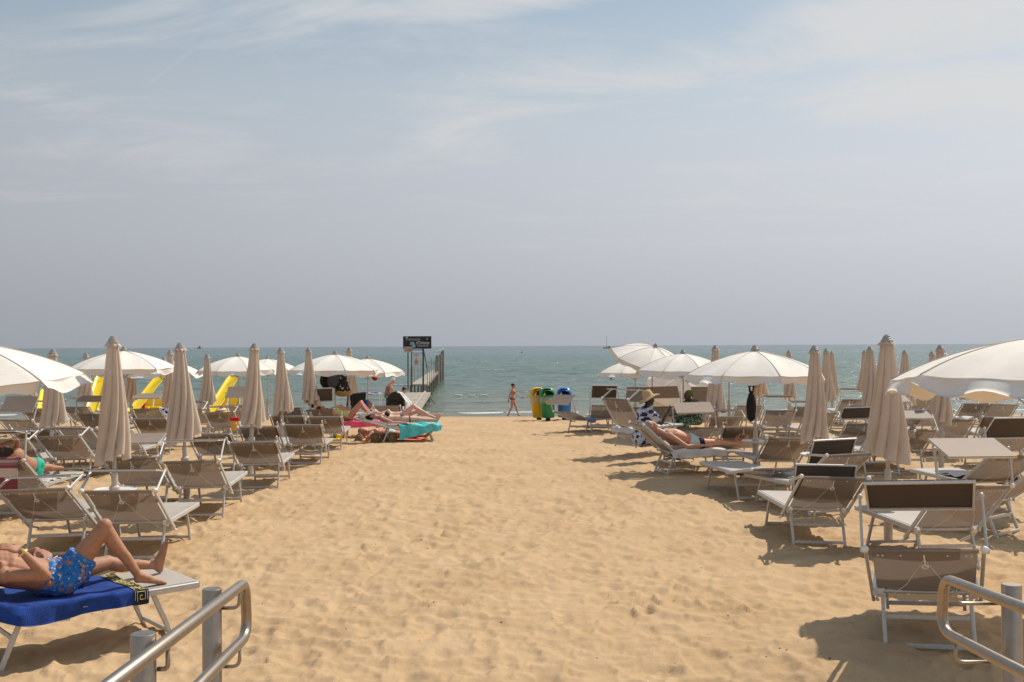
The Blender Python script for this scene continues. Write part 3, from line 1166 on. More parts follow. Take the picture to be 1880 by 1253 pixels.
def lounger(key, px, py, phi, psi, shade, label, group='sun loungers set out in rows on the sand', org=None, d=None):
    """px,py: where the middle of the backrest's top bar is seen; phi: backrest lean from upright; psi: heading; shade: (arm angle, panel angle)"""
    ph, ps = R(phi), R(psi)
    ty, tz = -BL * math.sin(ph), HZ + BL * math.cos(ph)
    if org is None:
        dd = 15.0
        for _ in range(80):
            oy = dd - ty * math.cos(ps)
            z = gz(oy) + tz
            hor = 635.5 - (px - 940) * math.tan(ROLL)
            dd = .5 * dd + .5 * (CAM.z - z) * F / max(4, py - hor)
        if d:
            dd = d
        t = W(px, py, dd)
        org = Vector((t.x + ty * math.sin(ps), t.y - ty * math.cos(ps), 0))
        org.z = t.z - tz if d else gz(org.y)
    root = empty('sun_lounger', org, ps)
    tag(root, label, 'sun lounger', group)
    lr = random.Random(key)
    if key not in ('LM', 'LW', 'R9', 'LB', 'LP', 'R1', 'R7', 'R10', 'R22', 'R0'):
        root.rotation_euler.x, root.rotation_euler.y = R(lr.uniform(-1.2, 1.2)), R(lr.uniform(-1.6, 1.6))
    link('frame', LD['frame'], root)
    link('leg_frame', LD['leg_rear'], root)
    link('leg_frame', LD['leg_front'], root)
    link('seat', LD['seat'], root)
    bk = link('backrest', LD['backrest'], root, Matrix.Translation((0, 0, HZ)) @ Matrix.Rotation(ph, 4, 'X'))
    for nm in ('backrest_frame', 'bracket', 'pull_cord'):
        q_ = link(nm, LD[nm], bk)
        if nm == 'bracket':
            q_['kind'] = 'stuff'
    if shade:
        if shade == 'F':
            aa, pa, offn = ph - R(90), ph - R(90), .03
        else:
            aa, pa, offn = R(shade[0]), R(shade[1]), 0
        piv = Vector((0, ty, tz)) + Vector((0, math.cos(ph), math.sin(ph))) * offn
        ad = Vector((0, math.cos(aa), math.sin(aa)))
        cen = piv + ad * .36
        if shade == 'F':
            cen = piv + ad * .24
            piv = piv - ad * .10
        ms_ = Matrix.Translation(cen) @ Matrix.Rotation(pa, 4, 'X')
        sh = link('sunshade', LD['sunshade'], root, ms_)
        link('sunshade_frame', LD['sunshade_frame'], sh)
        inv = ms_.inverted()
        for s in (-1, 1):
            link('arm', LD['arm'], sh, inv @ Matrix.Translation(piv + Vector((s * (LW + .036), 0, 0))) @ Matrix.Rotation(aa - R(90), 4, 'X'))
    LOUNGERS[key] = (root, ph, ps)
    return root


E1, E2, E3 = (28, -7), (18, -6), (40, -5)
LG = 'taupe loungers to the left of the open sand path'
RG = 'taupe loungers to the right of the open sand path'
lounger('L1', 63, 899, 57, 3, (14, -6), 'empty lounger behind the man in blue floral shorts, at the left edge', LG)
lounger('L2', 216, 904, 57, 4, E1, 'lounger right behind the raised knee of the man in floral shorts', LG)
lounger('L3', 351, 846, 56, 4, E3, 'path-side left lounger with edge-on sunshade, second back from the nearest row', LG)
lounger('L4', 465, 812, 57, 4, 'F', 'path-side left lounger with sunshade folded on its back, third row back', LG)
lounger('L3b', 240, 843, 56, 3, (38, 14), 'lounger beneath the tallest folded umbrella on the left, shade cloth turned up to the light', LG)
lounger('L4b', 383, 797, 57, 3, 'F', 'dark backed lounger right behind the second tallest folded umbrella on the left', LG)
lounger('L5', 553, 782, 57, 3, 'F', 'folded-shade lounger on the path side just left of the yellow sand toys', LG)
lounger('L5b', 474, 784, 57, 3, 'F', 'folded-shade lounger with an umbrella pole in front of its back, left of centre', LG)
lounger('L6', 596, 765, 57, 3, 'F', 'last path-side lounger before the pink towel, its brown back to the camera', LG)
lounger('L7', 526, 765, 57, 3, 'F', 'brown backed lounger below the slim closed umbrella, a row beyond the pair of folded backs', LG)
lounger('L8', 403, 757, 57, 3, E2, 'see-through backed lounger in front of the yellow pedal boat hull', LG)
lounger('L9', 107, 803, 57, 2, E2, 'lounger with white shade bar just beyond the woman in the green bikini', LG)
lounger('LW', -8, 846, 57, 1, (84, -9), 'lounger carrying the woman in the green bikini, striped burgundy towel over its back', LG)
lounger('L10', 6, 808, 57, 2, E2, 'lounger with a knotted white cord cut off by the left edge, behind the bathing woman', LG)
lounger('L11', 143, 786, 57, 2, None, 'shadowed lounger below the folded umbrella that stands before the big left canopy', LG)
lounger('L12', 28, 771, 57, 0, (62, 48), 'lounger with a broad brown sunshade turned to the camera under the large left umbrella', LG)
lounger('L13', 168, 761, 57, 2, (70, 16), 'lounger with lit sunshade between two closed umbrellas at far left', LG)
lounger('L14', 273, 769, 57, 3, 'F', 'dark brown folded-shade lounger just right of the tallest left umbrella', LG)
lounger('L15', 269, 752, 57, 3, (60, 16), 'lounger with a sunlit flat sunshade below the middle yellow slide', LG)
lounger('L16', 60, 750, 57, 0, E1, 'lounger by the water behind the brown tilted sunshade at the far left', LG)
lounger('L17', 440, 745, 57, 5, (80, 42), 'waterside lounger with a grey brown sunshade right of the pedal boat ladder', LG)
lounger('L18', 588, 752, 57, 12, (84, -58), 'waterside lounger with upright brown sunshade under the hanging rucksacks', LG)
lounger('L19', 528, 750, 57, 2, None, 'waterside lounger half hidden by the slim folded umbrella left of the rucksacks', LG)
lounger('L21', 710, 746, 57, 0, None, 'waterside lounger behind the stroller hood', LG)
lounger('L22', 140, 748, 57, 0, E3, 'waterside lounger to the left of the first yellow slide', LG)
lounger('L23', 345, 752, 57, 0, E1, 'waterside lounger peeping out right of the second tallest left umbrella', LG)
lounger('L24', 205, 790, 57, 2, None, 'lounger hidden behind the tallest folded umbrella on the left', LG)
lounger('L25', 60, 788, 57, 2, 'F', 'dark backed lounger under the rim of the large left umbrella', LG)

lounger('R1', 1710, 1011, 57, -21, (64, -34), 'nearest lounger on the right, dark underside of its sunshade facing the camera', RG, d=6.45)
lounger('R2', 1529, 878, 55, 0, (-14, -72), 'lounger at the path corner with a brown sunshade hanging forward, left of the nearest one', RG)
lounger('R3', 1562, 836, 54, 20, (-2, -66), 'lounger with a dark tilted sunshade in front of the wide folded umbrella', RG)
lounger('R4', 1424, 862, 80, 10, None, 'flat lying lounger with lowered backrest beside the round tray pole', RG)
lounger('R5', 1448, 806, 57, 2, E2, 'see-through backed lounger with a white ring, just right of the round tray table', RG)
lounger('R6', 1790, 893, 48, 6, (78, 19), 'lounger with a broad sunlit tan sunshade spread like a table, second from the right front', RG)
lounger('R7', 1862, 838, 57, 8, (82, -46), 'lounger with a dark upright sunshade and charcoal cloth at the right edge', RG)
lounger('R8', 1930, 862, 55, 40, None, 'lounger whose pale foot end pokes in at the right edge', RG)
lounger('R10', 1129, 733, 36, -49, (30, -4), 'steep backed lounger with white fringed towel, left of the seated woman in the sun hat', RG, d=20.4)
lounger('R11', 1108, 744, 57, 0, (86, -60), 'dark backed lounger with its upright shade, between the bins and the sun hat', RG)
lounger('R12', 1278, 785, 57, 1, (70, 22), 'see-through lounger with sunlit shade directly behind the sunbathing man', RG)
lounger('R13', 1366, 785, 57, -3, 'F', 'brown folded-shade lounger behind the sunbathing man\'s feet', RG)
lounger('R14', 1334, 766, 57, 0, E2, 'small see-through lounger under the scalloped closed umbrella beside the green head wrap', RG)
lounger('R15', 1376, 746, 57, 0, None, 'see-through lounger behind the hanging black beach bag', RG)
lounger('R16', 1432, 754, 57, -2, (62, -7), 'see-through lounger with raised white shade bar, right of the black beach bag', RG)
lounger('R17', 1566, 734, 57, 0, (60, -7), 'waterside lounger with edge-on shade between two folded umbrellas on the right', RG)
lounger('R18', 1584, 744, 57, 0, 'F', 'dark backed lounger beyond the hammock like shade, left of the tall right umbrella', RG)
lounger('R19', 1590, 779, 57, -3, (30, -35), 'see-through lounger with brown shade sagging in front, left of the tallest right umbrella', RG)
lounger('R20', 1672, 753, 57, 0, 'F', 'dark backed lounger right of the tallest folded umbrella, left one of a touching pair', RG)
lounger('R21', 1722, 753, 57, 0, None, 'lounger under the closed umbrella below the big right canopy, right one of a touching pair', RG)
lounger('R22', 1757, 771, 57, -6, None, 'see-through lounger with a white cloth on its top bar, below the big right canopy', RG)
lounger('R23', 1680, 789, 57, -4, (40, 14), 'lounger with dangling cord and sunlit shade just right of the tallest folded umbrella', RG)
lounger('R24', 1794, 742, 57, -4, E2, 'see-through lounger under the valance of the big right canopy', RG)
lounger('R25', 1842, 742, 57, -8, (76, 46), 'lounger with a grey brown upright shade below the big right canopy', RG)
lounger('R26', 1838, 766, 57, -12, 'F', 'brown backed lounger to the left of the dark upright shade at right', RG)
lounger('R27', 1702, 733, 57, 0, None, 'waterside lounger beyond the touching pair on the right', RG)
lounger('R28', 1224, 748, 57, 0, (78, 42), 'lounger with a raised brown shade right behind the sun hat', RG)
lounger('R29', 1296, 748, 57, 0, (60, 60), 'lounger with an upright brown shade beside the green head wrap', RG)
lounger('R30', 1172, 748, 57, -20, (60, 60), 'dark lounger half hidden by the blue print dress', RG)
lounger('R33', 1482, 748, 57, 0, E2, 'see-through lounger between the wide folded umbrella and the one over the canopy wing', RG)
lounger('R34', 1640, 764, 57, -3, (70, 16), 'lounger with lit flat shade beyond the tallest folded umbrella on the right', RG)
lounger('R35', 1868, 790, 57, -6, None, 'lounger directly beyond the dark upright shade at the right edge', RG)
lounger('R31', 1510, 760, 57, 0, None, 'lounger hidden behind the wide folded umbrella on the right', RG)
lounger('R32', 1640, 792, 57, 0, None, 'lounger hidden behind the tallest folded umbrella on the right', RG)
lounger('R0', 1036, 757, 70, -38, (112, 36), 'lone lounger in front of the three bins, its lit sunshade turned to the camera', RG, d=27.0)
lounger('R9', 0, 0, 49, -77, None, 'lounger under the sunbathing man in pale blue trunks', RG, org=Vector((2.69, 17.5, 0)))
lounger('LM', 0, 0, 66, -48, None, 'nearest lounger on the left under the man in floral shorts', LG, org=Vector((-3.62, 7.22, 0)))
lounger('LB', 0, 0, 74, -80, None, 'lounger with turquoise towel under the woman in the black bikini', LG, org=Vector((-3.02, 24.4, gz(24.4))))
lounger('LP', 0, 0, 68, -80, None, 'lounger spread with the pink towel left of the flat sunshade', LG, org=Vector((-4.5, 26.0, gz(26.0))))


def add_shade(key, cen, pa, rz):
    root, ph, ps = LOUNGERS[key]
    ms_ = Matrix.Translation(cen) @ Matrix.Rotation(rz, 4, 'Z') @ Matrix.Rotation(pa, 4, 'X')
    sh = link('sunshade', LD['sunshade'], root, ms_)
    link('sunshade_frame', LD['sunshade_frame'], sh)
    inv = ms_.inverted()
    ty, tz = -BL * math.sin(ph), HZ + BL * math.cos(ph)
    for s in (-1, 1):
        pv = Vector((s * (LW + .036), ty, tz))
        tgt = cen + Vector((s * (LW + .036), 0, 0))
        q = (tgt - pv).to_track_quat('Z', 'X').to_matrix().to_4x4()
        q = Matrix.Translation(pv) @ q @ Matrix.Diagonal((1, 1, (tgt - pv).length / .36, 1))
        link('arm', LD['arm'], sh, inv @ q)


LOUNGERS['R1'][0].rotation_euler.y = R(-3.5)
add_shade('LB', Vector((.02, -.46, .68)), R(9), 0)

# ------------------------------------------------------------------ umbrellas
UG = 'cream beach umbrellas standing open'
CG = 'beige beach umbrellas folded shut'


def closed_canopy(seed):
    rr = random.Random(seed)
    b = MB()
    nu, nv = 96, 26
    amp = [rr.uniform(.6, 1.15) for _ in range(8)]
    tw = [rr.uniform(-.5, .5) for _ in range(8)]
    hem = [rr.uniform(-.08, .08) for _ in range(8)]
    ax, ay = rr.uniform(-.35, .35), rr.uniform(-.35, .35)
    LEN = 1.28
    P = []
    for j in range(nv + 1):
        v = j / nv
        for i in range(nu):
            a = 2 * math.pi * i / nu
            tws = .8 * v * v
            s = (a / (2 * math.pi) * 8 + tws * 1.2) % 8
            k = int(s) % 8
            f = s - int(s)
            f = min(max(f + tw[k] * f * (1 - f) * 1.4, 0), 1)
            fold = abs(math.sin(math.pi * f)) ** .42           # a rounded panel between two deep creases
            base = .068 + (.232 - .068) * v ** 1.08
            dep = (.26 + .46 * v) * amp[k]
            r = base * (1 - dep * (1 - fold)) * (1 + .10 * (amp[k] - .9) * 3 * v)
            r *= 1 + .10 * math.sin(2 * a + seed) * v + .05 * math.sin(5 * a + 3 * v + seed * 2) * v
            z = -LEN * v + (hem[k] * fold - .035 * (1 - fold)) * v ** 6 + .03 * math.sin(a + seed) * v ** 4
            P.append((r * math.cos(a) + ax * .08 * v * v, r * math.sin(a) + ay * .08 * v * v, z))
    fs = [(j * nu + i, j * nu + (i + 1) % nu, (j + 1) * nu + (i + 1) % nu, (j + 1) * nu + i) for j in range(nv) for i in range(nu)]
    b.add(P, fs)
    # gathered collar under the cap
    ring = []
    for j, (rr_, z) in enumerate(((.045, .03), (.078, .012), (.086, -.012))):
        for i in range(48):
            a = 2 * math.pi * i / 48
            ring.append((rr_ * (1 + .07 * math.sin(8 * a) * j) * math.cos(a), rr_ * (1 + .07 * math.sin(8 * a) * j) * math.sin(a), z + .006 * math.sin(11 * a) * j))
    b.add(ring, [(j * 48 + i, j * 48 + (i + 1) % 48, (j + 1) * 48 + (i + 1) % 48, (j + 1) * 48 + i) for j in range(2) for i in range(48)])
    me = b.mesh('canopy', M['canvas_closed'], True)
    return me


CLOSED = [closed_canopy(k) for k in (1, 2, 3, 4, 5)]
CAPM = MB().lathe([(0, .005), (.066, .005), (.070, .02), (.064, .045), (.050, .052), (.050, .068), (.040, .074), (.038, .092), (.026, .096), (.024, .105), (0, .107)], 24).mesh('cap', M['cap'], 'auto')
POLE = MB().tube([(0, 0, -.4), (0, 0, 2.2)], .021, 12).mesh('pole', M['pole'], 'auto')
COLUMN = MB().lathe([(0, -.3), (.048, -.3), (.048, .56), (.060, .57), (.060, .62), (.036, .64), (.036, .78), (.0, .78)], 20).mesh('column', M['column'], 'auto')
TRAY = MB().lathe([(.05, .545), (.20, .562), (.232, .572), (.236, .592), (.226, .598), (.215, .588), (.05, .580)], 32).mesh('tray', M['tray'], 'auto')


def closed_umbrella(px, py, pyb, k, label, tray=False, lean=(0, 0), rz=None, d=None):
    dd = d or 1.385 * F / (pyb - py)
    top = W(px, py, dd)
    lx, ly = R(lean[0] + random.uniform(-.7, .7)), R(lean[1] + random.uniform(-1.2, 1.2))
    H_ = 2.25
    base = Vector((top.x - H_ * math.tan(lx), top.y - H_ * math.tan(ly), gz(dd)))
    root = empty('closed_umbrella', base)
    root.rotation_euler = (-ly, lx, 0)
    tag(root, label, 'umbrella', CG)
    zt = top.z - base.z
    rz = random.uniform(0, 6.28) if rz is None else rz
    link('pole', POLE, root, Matrix.Translation((0, 0, zt - .1 - 2.2)))
    link('canopy', CLOSED[k % len(CLOSED)], root, Matrix.Translation((0, 0, zt - .107)) @ Matrix.Rotation(rz, 4, 'Z') @ Matrix.Diagonal((random.uniform(.92, 1.08), random.uniform(.92, 1.08), random.uniform(.96, 1.03), 1)))
    link('cap', CAPM, root, Matrix.Translation((0, 0, zt - .107)))
    link('column', COLUMN, root)
    if tray:
        link('tray', TRAY, root)
    return root


closed_umbrella(207, 617, 841, 0, 'tallest folded umbrella on the left, nearest to the camera', True, (-.5, 0), 1.1)
closed_umbrella(330, 629, 806, 1, 'second tallest folded umbrella on the left, leaning over the edge-on sunshade lounger', False, (-3.0, 0), .4)
closed_umbrella(467, 630, 775, 2, 'folded umbrella in the path-side line left of the slim one, before two open canopies', False, (2, 0), 2)
closed_umbrella(515, 638, 757, 3, 'slim folded umbrella halfway between the yellow pedal boat and the rucksacks', False, (-1.5, 0), 1)
closed_umbrella(566, 638.5, 742, 4, 'folded umbrella immediately left of the hanging rucksacks', False, (-1, 0))
closed_umbrella(380, 650, 742, 1, 'folded umbrella whose hem covers the right hand yellow slide', False, (0, 0))
closed_umbrella(97, 641, 785, 3, 'folded umbrella whose cap shows above the rim of the big left canopy', False, (1, 0))
closed_umbrella(158, 648, 735, 0, 'folded umbrella in front of the first yellow slide', False)
closed_umbrella(312, 642.5, 745, 2, 'folded umbrella close behind the second tallest left one', False)
closed_umbrella(240, 650, 732, 4, 'folded umbrella under the left middle open canopy, beside the yellow slide', False)
closed_umbrella(57, 650, 744, 1, 'folded umbrella mostly hidden by the big canopy at the far left', False)
closed_umbrella(641, 638, 722, 3, 'folded umbrella right behind the grey rucksack', False)
closed_umbrella(1628, 614.5, 838, 1, 'tallest folded umbrella on the right, behind the dark sunshade', False, (-.3, 0), 2.5)
closed_umbrella(1495, 634, 807, 0, 'wide folded umbrella right of the pole with the black beach bag', True, (-.8, 0), .2)
closed_umbrella(1313, 634, 755, 2, 'folded umbrella between the two open canopies on the right, near the green head wrap', False)
closed_umbrella(1517, 640, 741, 3, 'folded umbrella peeping out close right of the wide folded one', False)
closed_umbrella(1527, 645, 721, 4, 'farthest of the three folded umbrellas clustered right of the round tray', False)
closed_umbrella(1597, 636, 758, 3, 'folded umbrella directly left of the tallest right one', False)
closed_umbrella(1587, 643, 722, 0, 'slim folded umbrella half hidden by its neighbour left of the tallest right one', False)
closed_umbrella(1448, 643, 733, 1, 'folded umbrella poking over the right wing of the canopy with the black bag', False)
closed_umbrella(1394, 640, 726, 2, 'folded umbrella hanging behind the pole of the black beach bag', False)
closed_umbrella(1661, 643, 738, 4, 'folded umbrella in the gap between the tallest right one and the big right canopy', False)
closed_umbrella(1711, 645, 735, 3, 'small folded umbrella whose tip shows above the big right canopy', False)
closed_umbrella(1726, 633, 775, 2, 'folded umbrella rising behind the big right canopy, hem above the white cloth', False)

RAD, RISE = 1.16, .40
SEAMS = []


def open_canopy(seed):
    rr = random.Random(seed)
    b = MB()
    nr, ns = 14, 10
    rib = [rr.uniform(-.02, .02) for _ in range(8)]
    vs = [(0, 0, 0)]
    for i in range(1, nr + 1):
        t = i / nr
        for k in range(8):
            for j in range(ns):
                f = j / ns
                a = 2 * math.pi * (k + f) / 8
                sag = math.sin(math.pi * f)
                poly = math.cos(math.pi / 8) / math.cos((f - .5) * math.pi / 4)
                poly = poly * .75 + .25 * 1 - .02 * sag * t
                lift = (rib[k] * (1 - f) + rib[(k + 1) % 8] * f) * t * t
                r = RAD * t * poly
                z = -RISE * (.35 * t + .65 * t ** 2.1) - .05 * sag * t * (1.2 - t) + lift + .006 * math.sin(9 * f + 7 * t + seed) * t
                vs.append((r * math.cos(a), r * math.sin(a), z))
    m_ = 8 * ns
    fs = [(0, 1 + i, 1 + (i + 1) % m_) for i in range(m_)]
    for i in range(nr - 1):
        for j in range(m_):
            a0 = 1 + i * m_
            fs.append((a0 + j, a0 + m_ + j, a0 + m_ + (j + 1) % m_, a0 + (j + 1) % m_))
    b.add(vs, fs)
    can = b.mesh('canopy', M['canvas'], True)
    b = MB()
    for k in range(8):
        b.tube([(0, 0, .004)] + [Vector(vs[1 + i * m_ + k * ns]) + Vector((0, 0, .003)) for i in range(nr)], .005, 5)
    SEAMS.append(b.mesh('seam', M['seam'], True))
    # loose edge flaps, one to each panel
    flaps = []
    rim = vs[1 + (nr - 1) * m_:]
    for k in range(8):
        pts = [Vector(rim[(k * ns + j) % m_]) for j in range(ns + 1)]
        sw, ph_ = rr.uniform(-.05, .09), rr.uniform(0, 6)

        def fn(u, v, pts=pts, sw=sw, ph_=ph_):
            x = u * ns
            i = min(int(x), ns - 1)
            p_ = pts[i].lerp(pts[i + 1], x - i)
            ra = Vector((p_.x, p_.y, 0)).normalized()
            drop = (.125 + .028 * math.cos(2 * math.pi * u * 1.5 + ph_) - .03 * (2 * u - 1) ** 6) * v
            fl = (sw + .035 * math.sin(u * 7 + ph_)) * v
            return p_ + ra * (fl + .003) + Vector((0, 0, -drop + .002))
        flaps.append(MB().sheet(fn, 14, 4, .003).mesh('valance_flap', M['canvas'], True))
    return can, flaps


OPEN = [open_canopy(k) for k in (1, 2, 3)]
RIBM = MB().tube([(.03, 0, -.03)] + [(RAD * t, 0, -RISE * (.35 * t + .65 * t ** 2.1) - .012) for t in (.25, .5, .75, .99)], .007, 6).mesh('rib', M['cap'], 'auto')
STRUT = MB().tube([(.03, 0, -.62), (RAD * .5, 0, -RISE * (.35 * .5 + .65 * .5 ** 2.1) - .02)], .006, 6).mesh('strut', M['cap'], 'auto')


def open_umbrella(px, py, d, k, label, tilt=None, tray=False, rz=None, piv=1.75):
    apex = W(px, py, d)
    base = Vector((apex.x, apex.y, gz(d)))
    zt = apex.z - base.z
    off = Vector((0, 0, 0))
    T_ = Matrix.Identity(4)
    if tilt:
        Rm = Matrix.Rotation(R(tilt[1]), 4, 'Y') @ Matrix.Rotation(R(tilt[0]), 4, 'X')
        T_ = Matrix.Translation((0, 0, piv)) @ Rm @ Matrix.Translation((0, 0, -piv))
        hi = T_ @ Vector((0, 0, piv + .45))
        zt = piv + .45
        base = apex - hi
        base = Vector((base.x, base.y, base.z))
    root = empty('open_umbrella', base)
    tag(root, label, 'umbrella', UG)
    rz = random.uniform(0, 6.28) if rz is None else rz
    can, flaps = OPEN[k % 3]
    A = T_ @ Matrix.Translation((0, 0, zt - .09)) @ Matrix.Rotation(rz, 4, 'Z')
    c_ = link('canopy', can, root, A)
    link('seam', SEAMS[k % 3], c_)
    for f in flaps:
        link('valance_flap', f, c_)
    for i in range(8):
        rb = link('rib', RIBM, root, A @ Matrix.Rotation(i * math.pi / 4, 4, 'Z'))
        link('strut', STRUT, rb)
    link('cap', CAPM, root, A @ Matrix.Translation((0, 0, -.008)))
    if tilt:
        link('pole', MB().tube([(0, 0, -.5), (0, 0, piv)], .021, 12).mesh('pole', M['pole'], 'auto'), root)
        link('upper_pole', MB().tube([T_ @ Vector((0, 0, piv - .01)), T_ @ Vector((0, 0, zt - .1))], .018, 12).mesh('upper_pole', M['pole'], 'auto'), root)
    else:
        link('pole', POLE, root, Matrix.Translation((0, 0, zt - .1 - 2.2)))
    link('column', COLUMN, root)
    if tray:
        link('tray', TRAY, root)
    return root


open_umbrella(-62, 616, 11.0, 0, 'large open umbrella cut by the left edge, its cream rim dipping low', (5, -2), False, .3)
open_umbrella(227, 637, 23.0, 1, 'open umbrella behind the tallest folded one on the left', None, True, .2)
open_umbrella(437, 649, 30.0, 2, 'open umbrella above the yellow slide on the left', None, False, .5)
open_umbrella(491, 654.5, 36.0, 0, 'small open umbrella peeping between two folded ones left of centre', None, False, .1)
open_umbrella(615, 644.5, 26.0, 1, 'open umbrella from whose pole the rucksacks hang', None, False, .39)
open_umbrella(675, 653.5, 31.5, 2, 'open umbrella with the red cloth hanging below its rim, nearest the pier', None, False, .6)
open_umbrella(301, 656.5, 31.5, 0, 'small open umbrella behind the pair of folded ones on the left', None, False, .25)
open_umbrella(1386, 634.5, 16.9, 1, 'open umbrella with the black beach bag on its pole and a round tray', None, True, .1)
open_umbrella(1254, 642.5, 25.0, 2, 'open umbrella over the seated women, left of the one with the black bag', None, False, .2)
open_umbrella(1205, 631, 28.0, 0, 'wind tilted open umbrella sticking up behind the sun hat group', (16, 14), False, .6)
open_umbrella(1166, 655, 31.0, 1, 'leftmost open umbrella on the right side, only its frayed left wing showing', None, False, .3)
open_umbrella(1252, 687, 32.0, 2, 'low umbrella tipped right over towards the camera behind the green head wrap', (40, -9), False, .35, 1.15)
open_umbrella(1338, 655, 29.0, 0, 'open umbrella mostly hidden by the canopy with the black bag', None, False, .3)
open_umbrella(1915, 600, 8.3, 1, 'big open umbrella at the right edge with deep shaded valance', (-2, 4), False, .27)
#@@PART3
# ------------------------------------------------------------------ people
def remesh(b, name, mt, voxel, smooth_it=3, parent=None):
    me = b.mesh(name, mt, True)
    o_ = bpy.data.objects.new(name, me)
    col.objects.link(o_)
    md = o_.modifiers.new('r', 'REMESH')
    md.mode = 'VOXEL'
    md.voxel_size = voxel
    md.adaptivity = 0
    md.use_smooth_shade = True
    if smooth_it:
        sm = o_.modifiers.new('s', 'SMOOTH')
        sm.factor = .5
        sm.iterations = smooth_it
    dg = bpy.context.evaluated_depsgraph_get()
    dg.update()
    new = bpy.data.meshes.new_from_object(o_.evaluated_get(dg))
    new.name = name
    new.materials.clear()
    new.materials.append(mt)
    new.polygons.foreach_set('use_smooth', [True] * len(new.polygons))
    o_.modifiers.clear()
    o_.data = new
    bpy.data.meshes.remove(me)
    if parent is not None:
        o_.parent = parent
    return o_


def V(*a):
    return Vector(a)


def frame_rot(f, u):
    r_ = f.cross(u).normalized()
    u = r_.cross(f).normalized()
    return Matrix((r_, f, u)).transposed()


def limb_joint(a, b_, l1, l2, bend):
    """elbow or knee between a and b_, bulging towards bend"""
    d = (b_ - a)
    L = min(d.length, (l1 + l2) * .999)
    x = (l1 * l1 - l2 * l2 + L * L) / (2 * L)
    h = math.sqrt(max(0, l1 * l1 - x * x))
    dn = d.normalized()
    bd = (bend - dn * bend.dot(dn)).normalized()
    return a + dn * x + bd * h


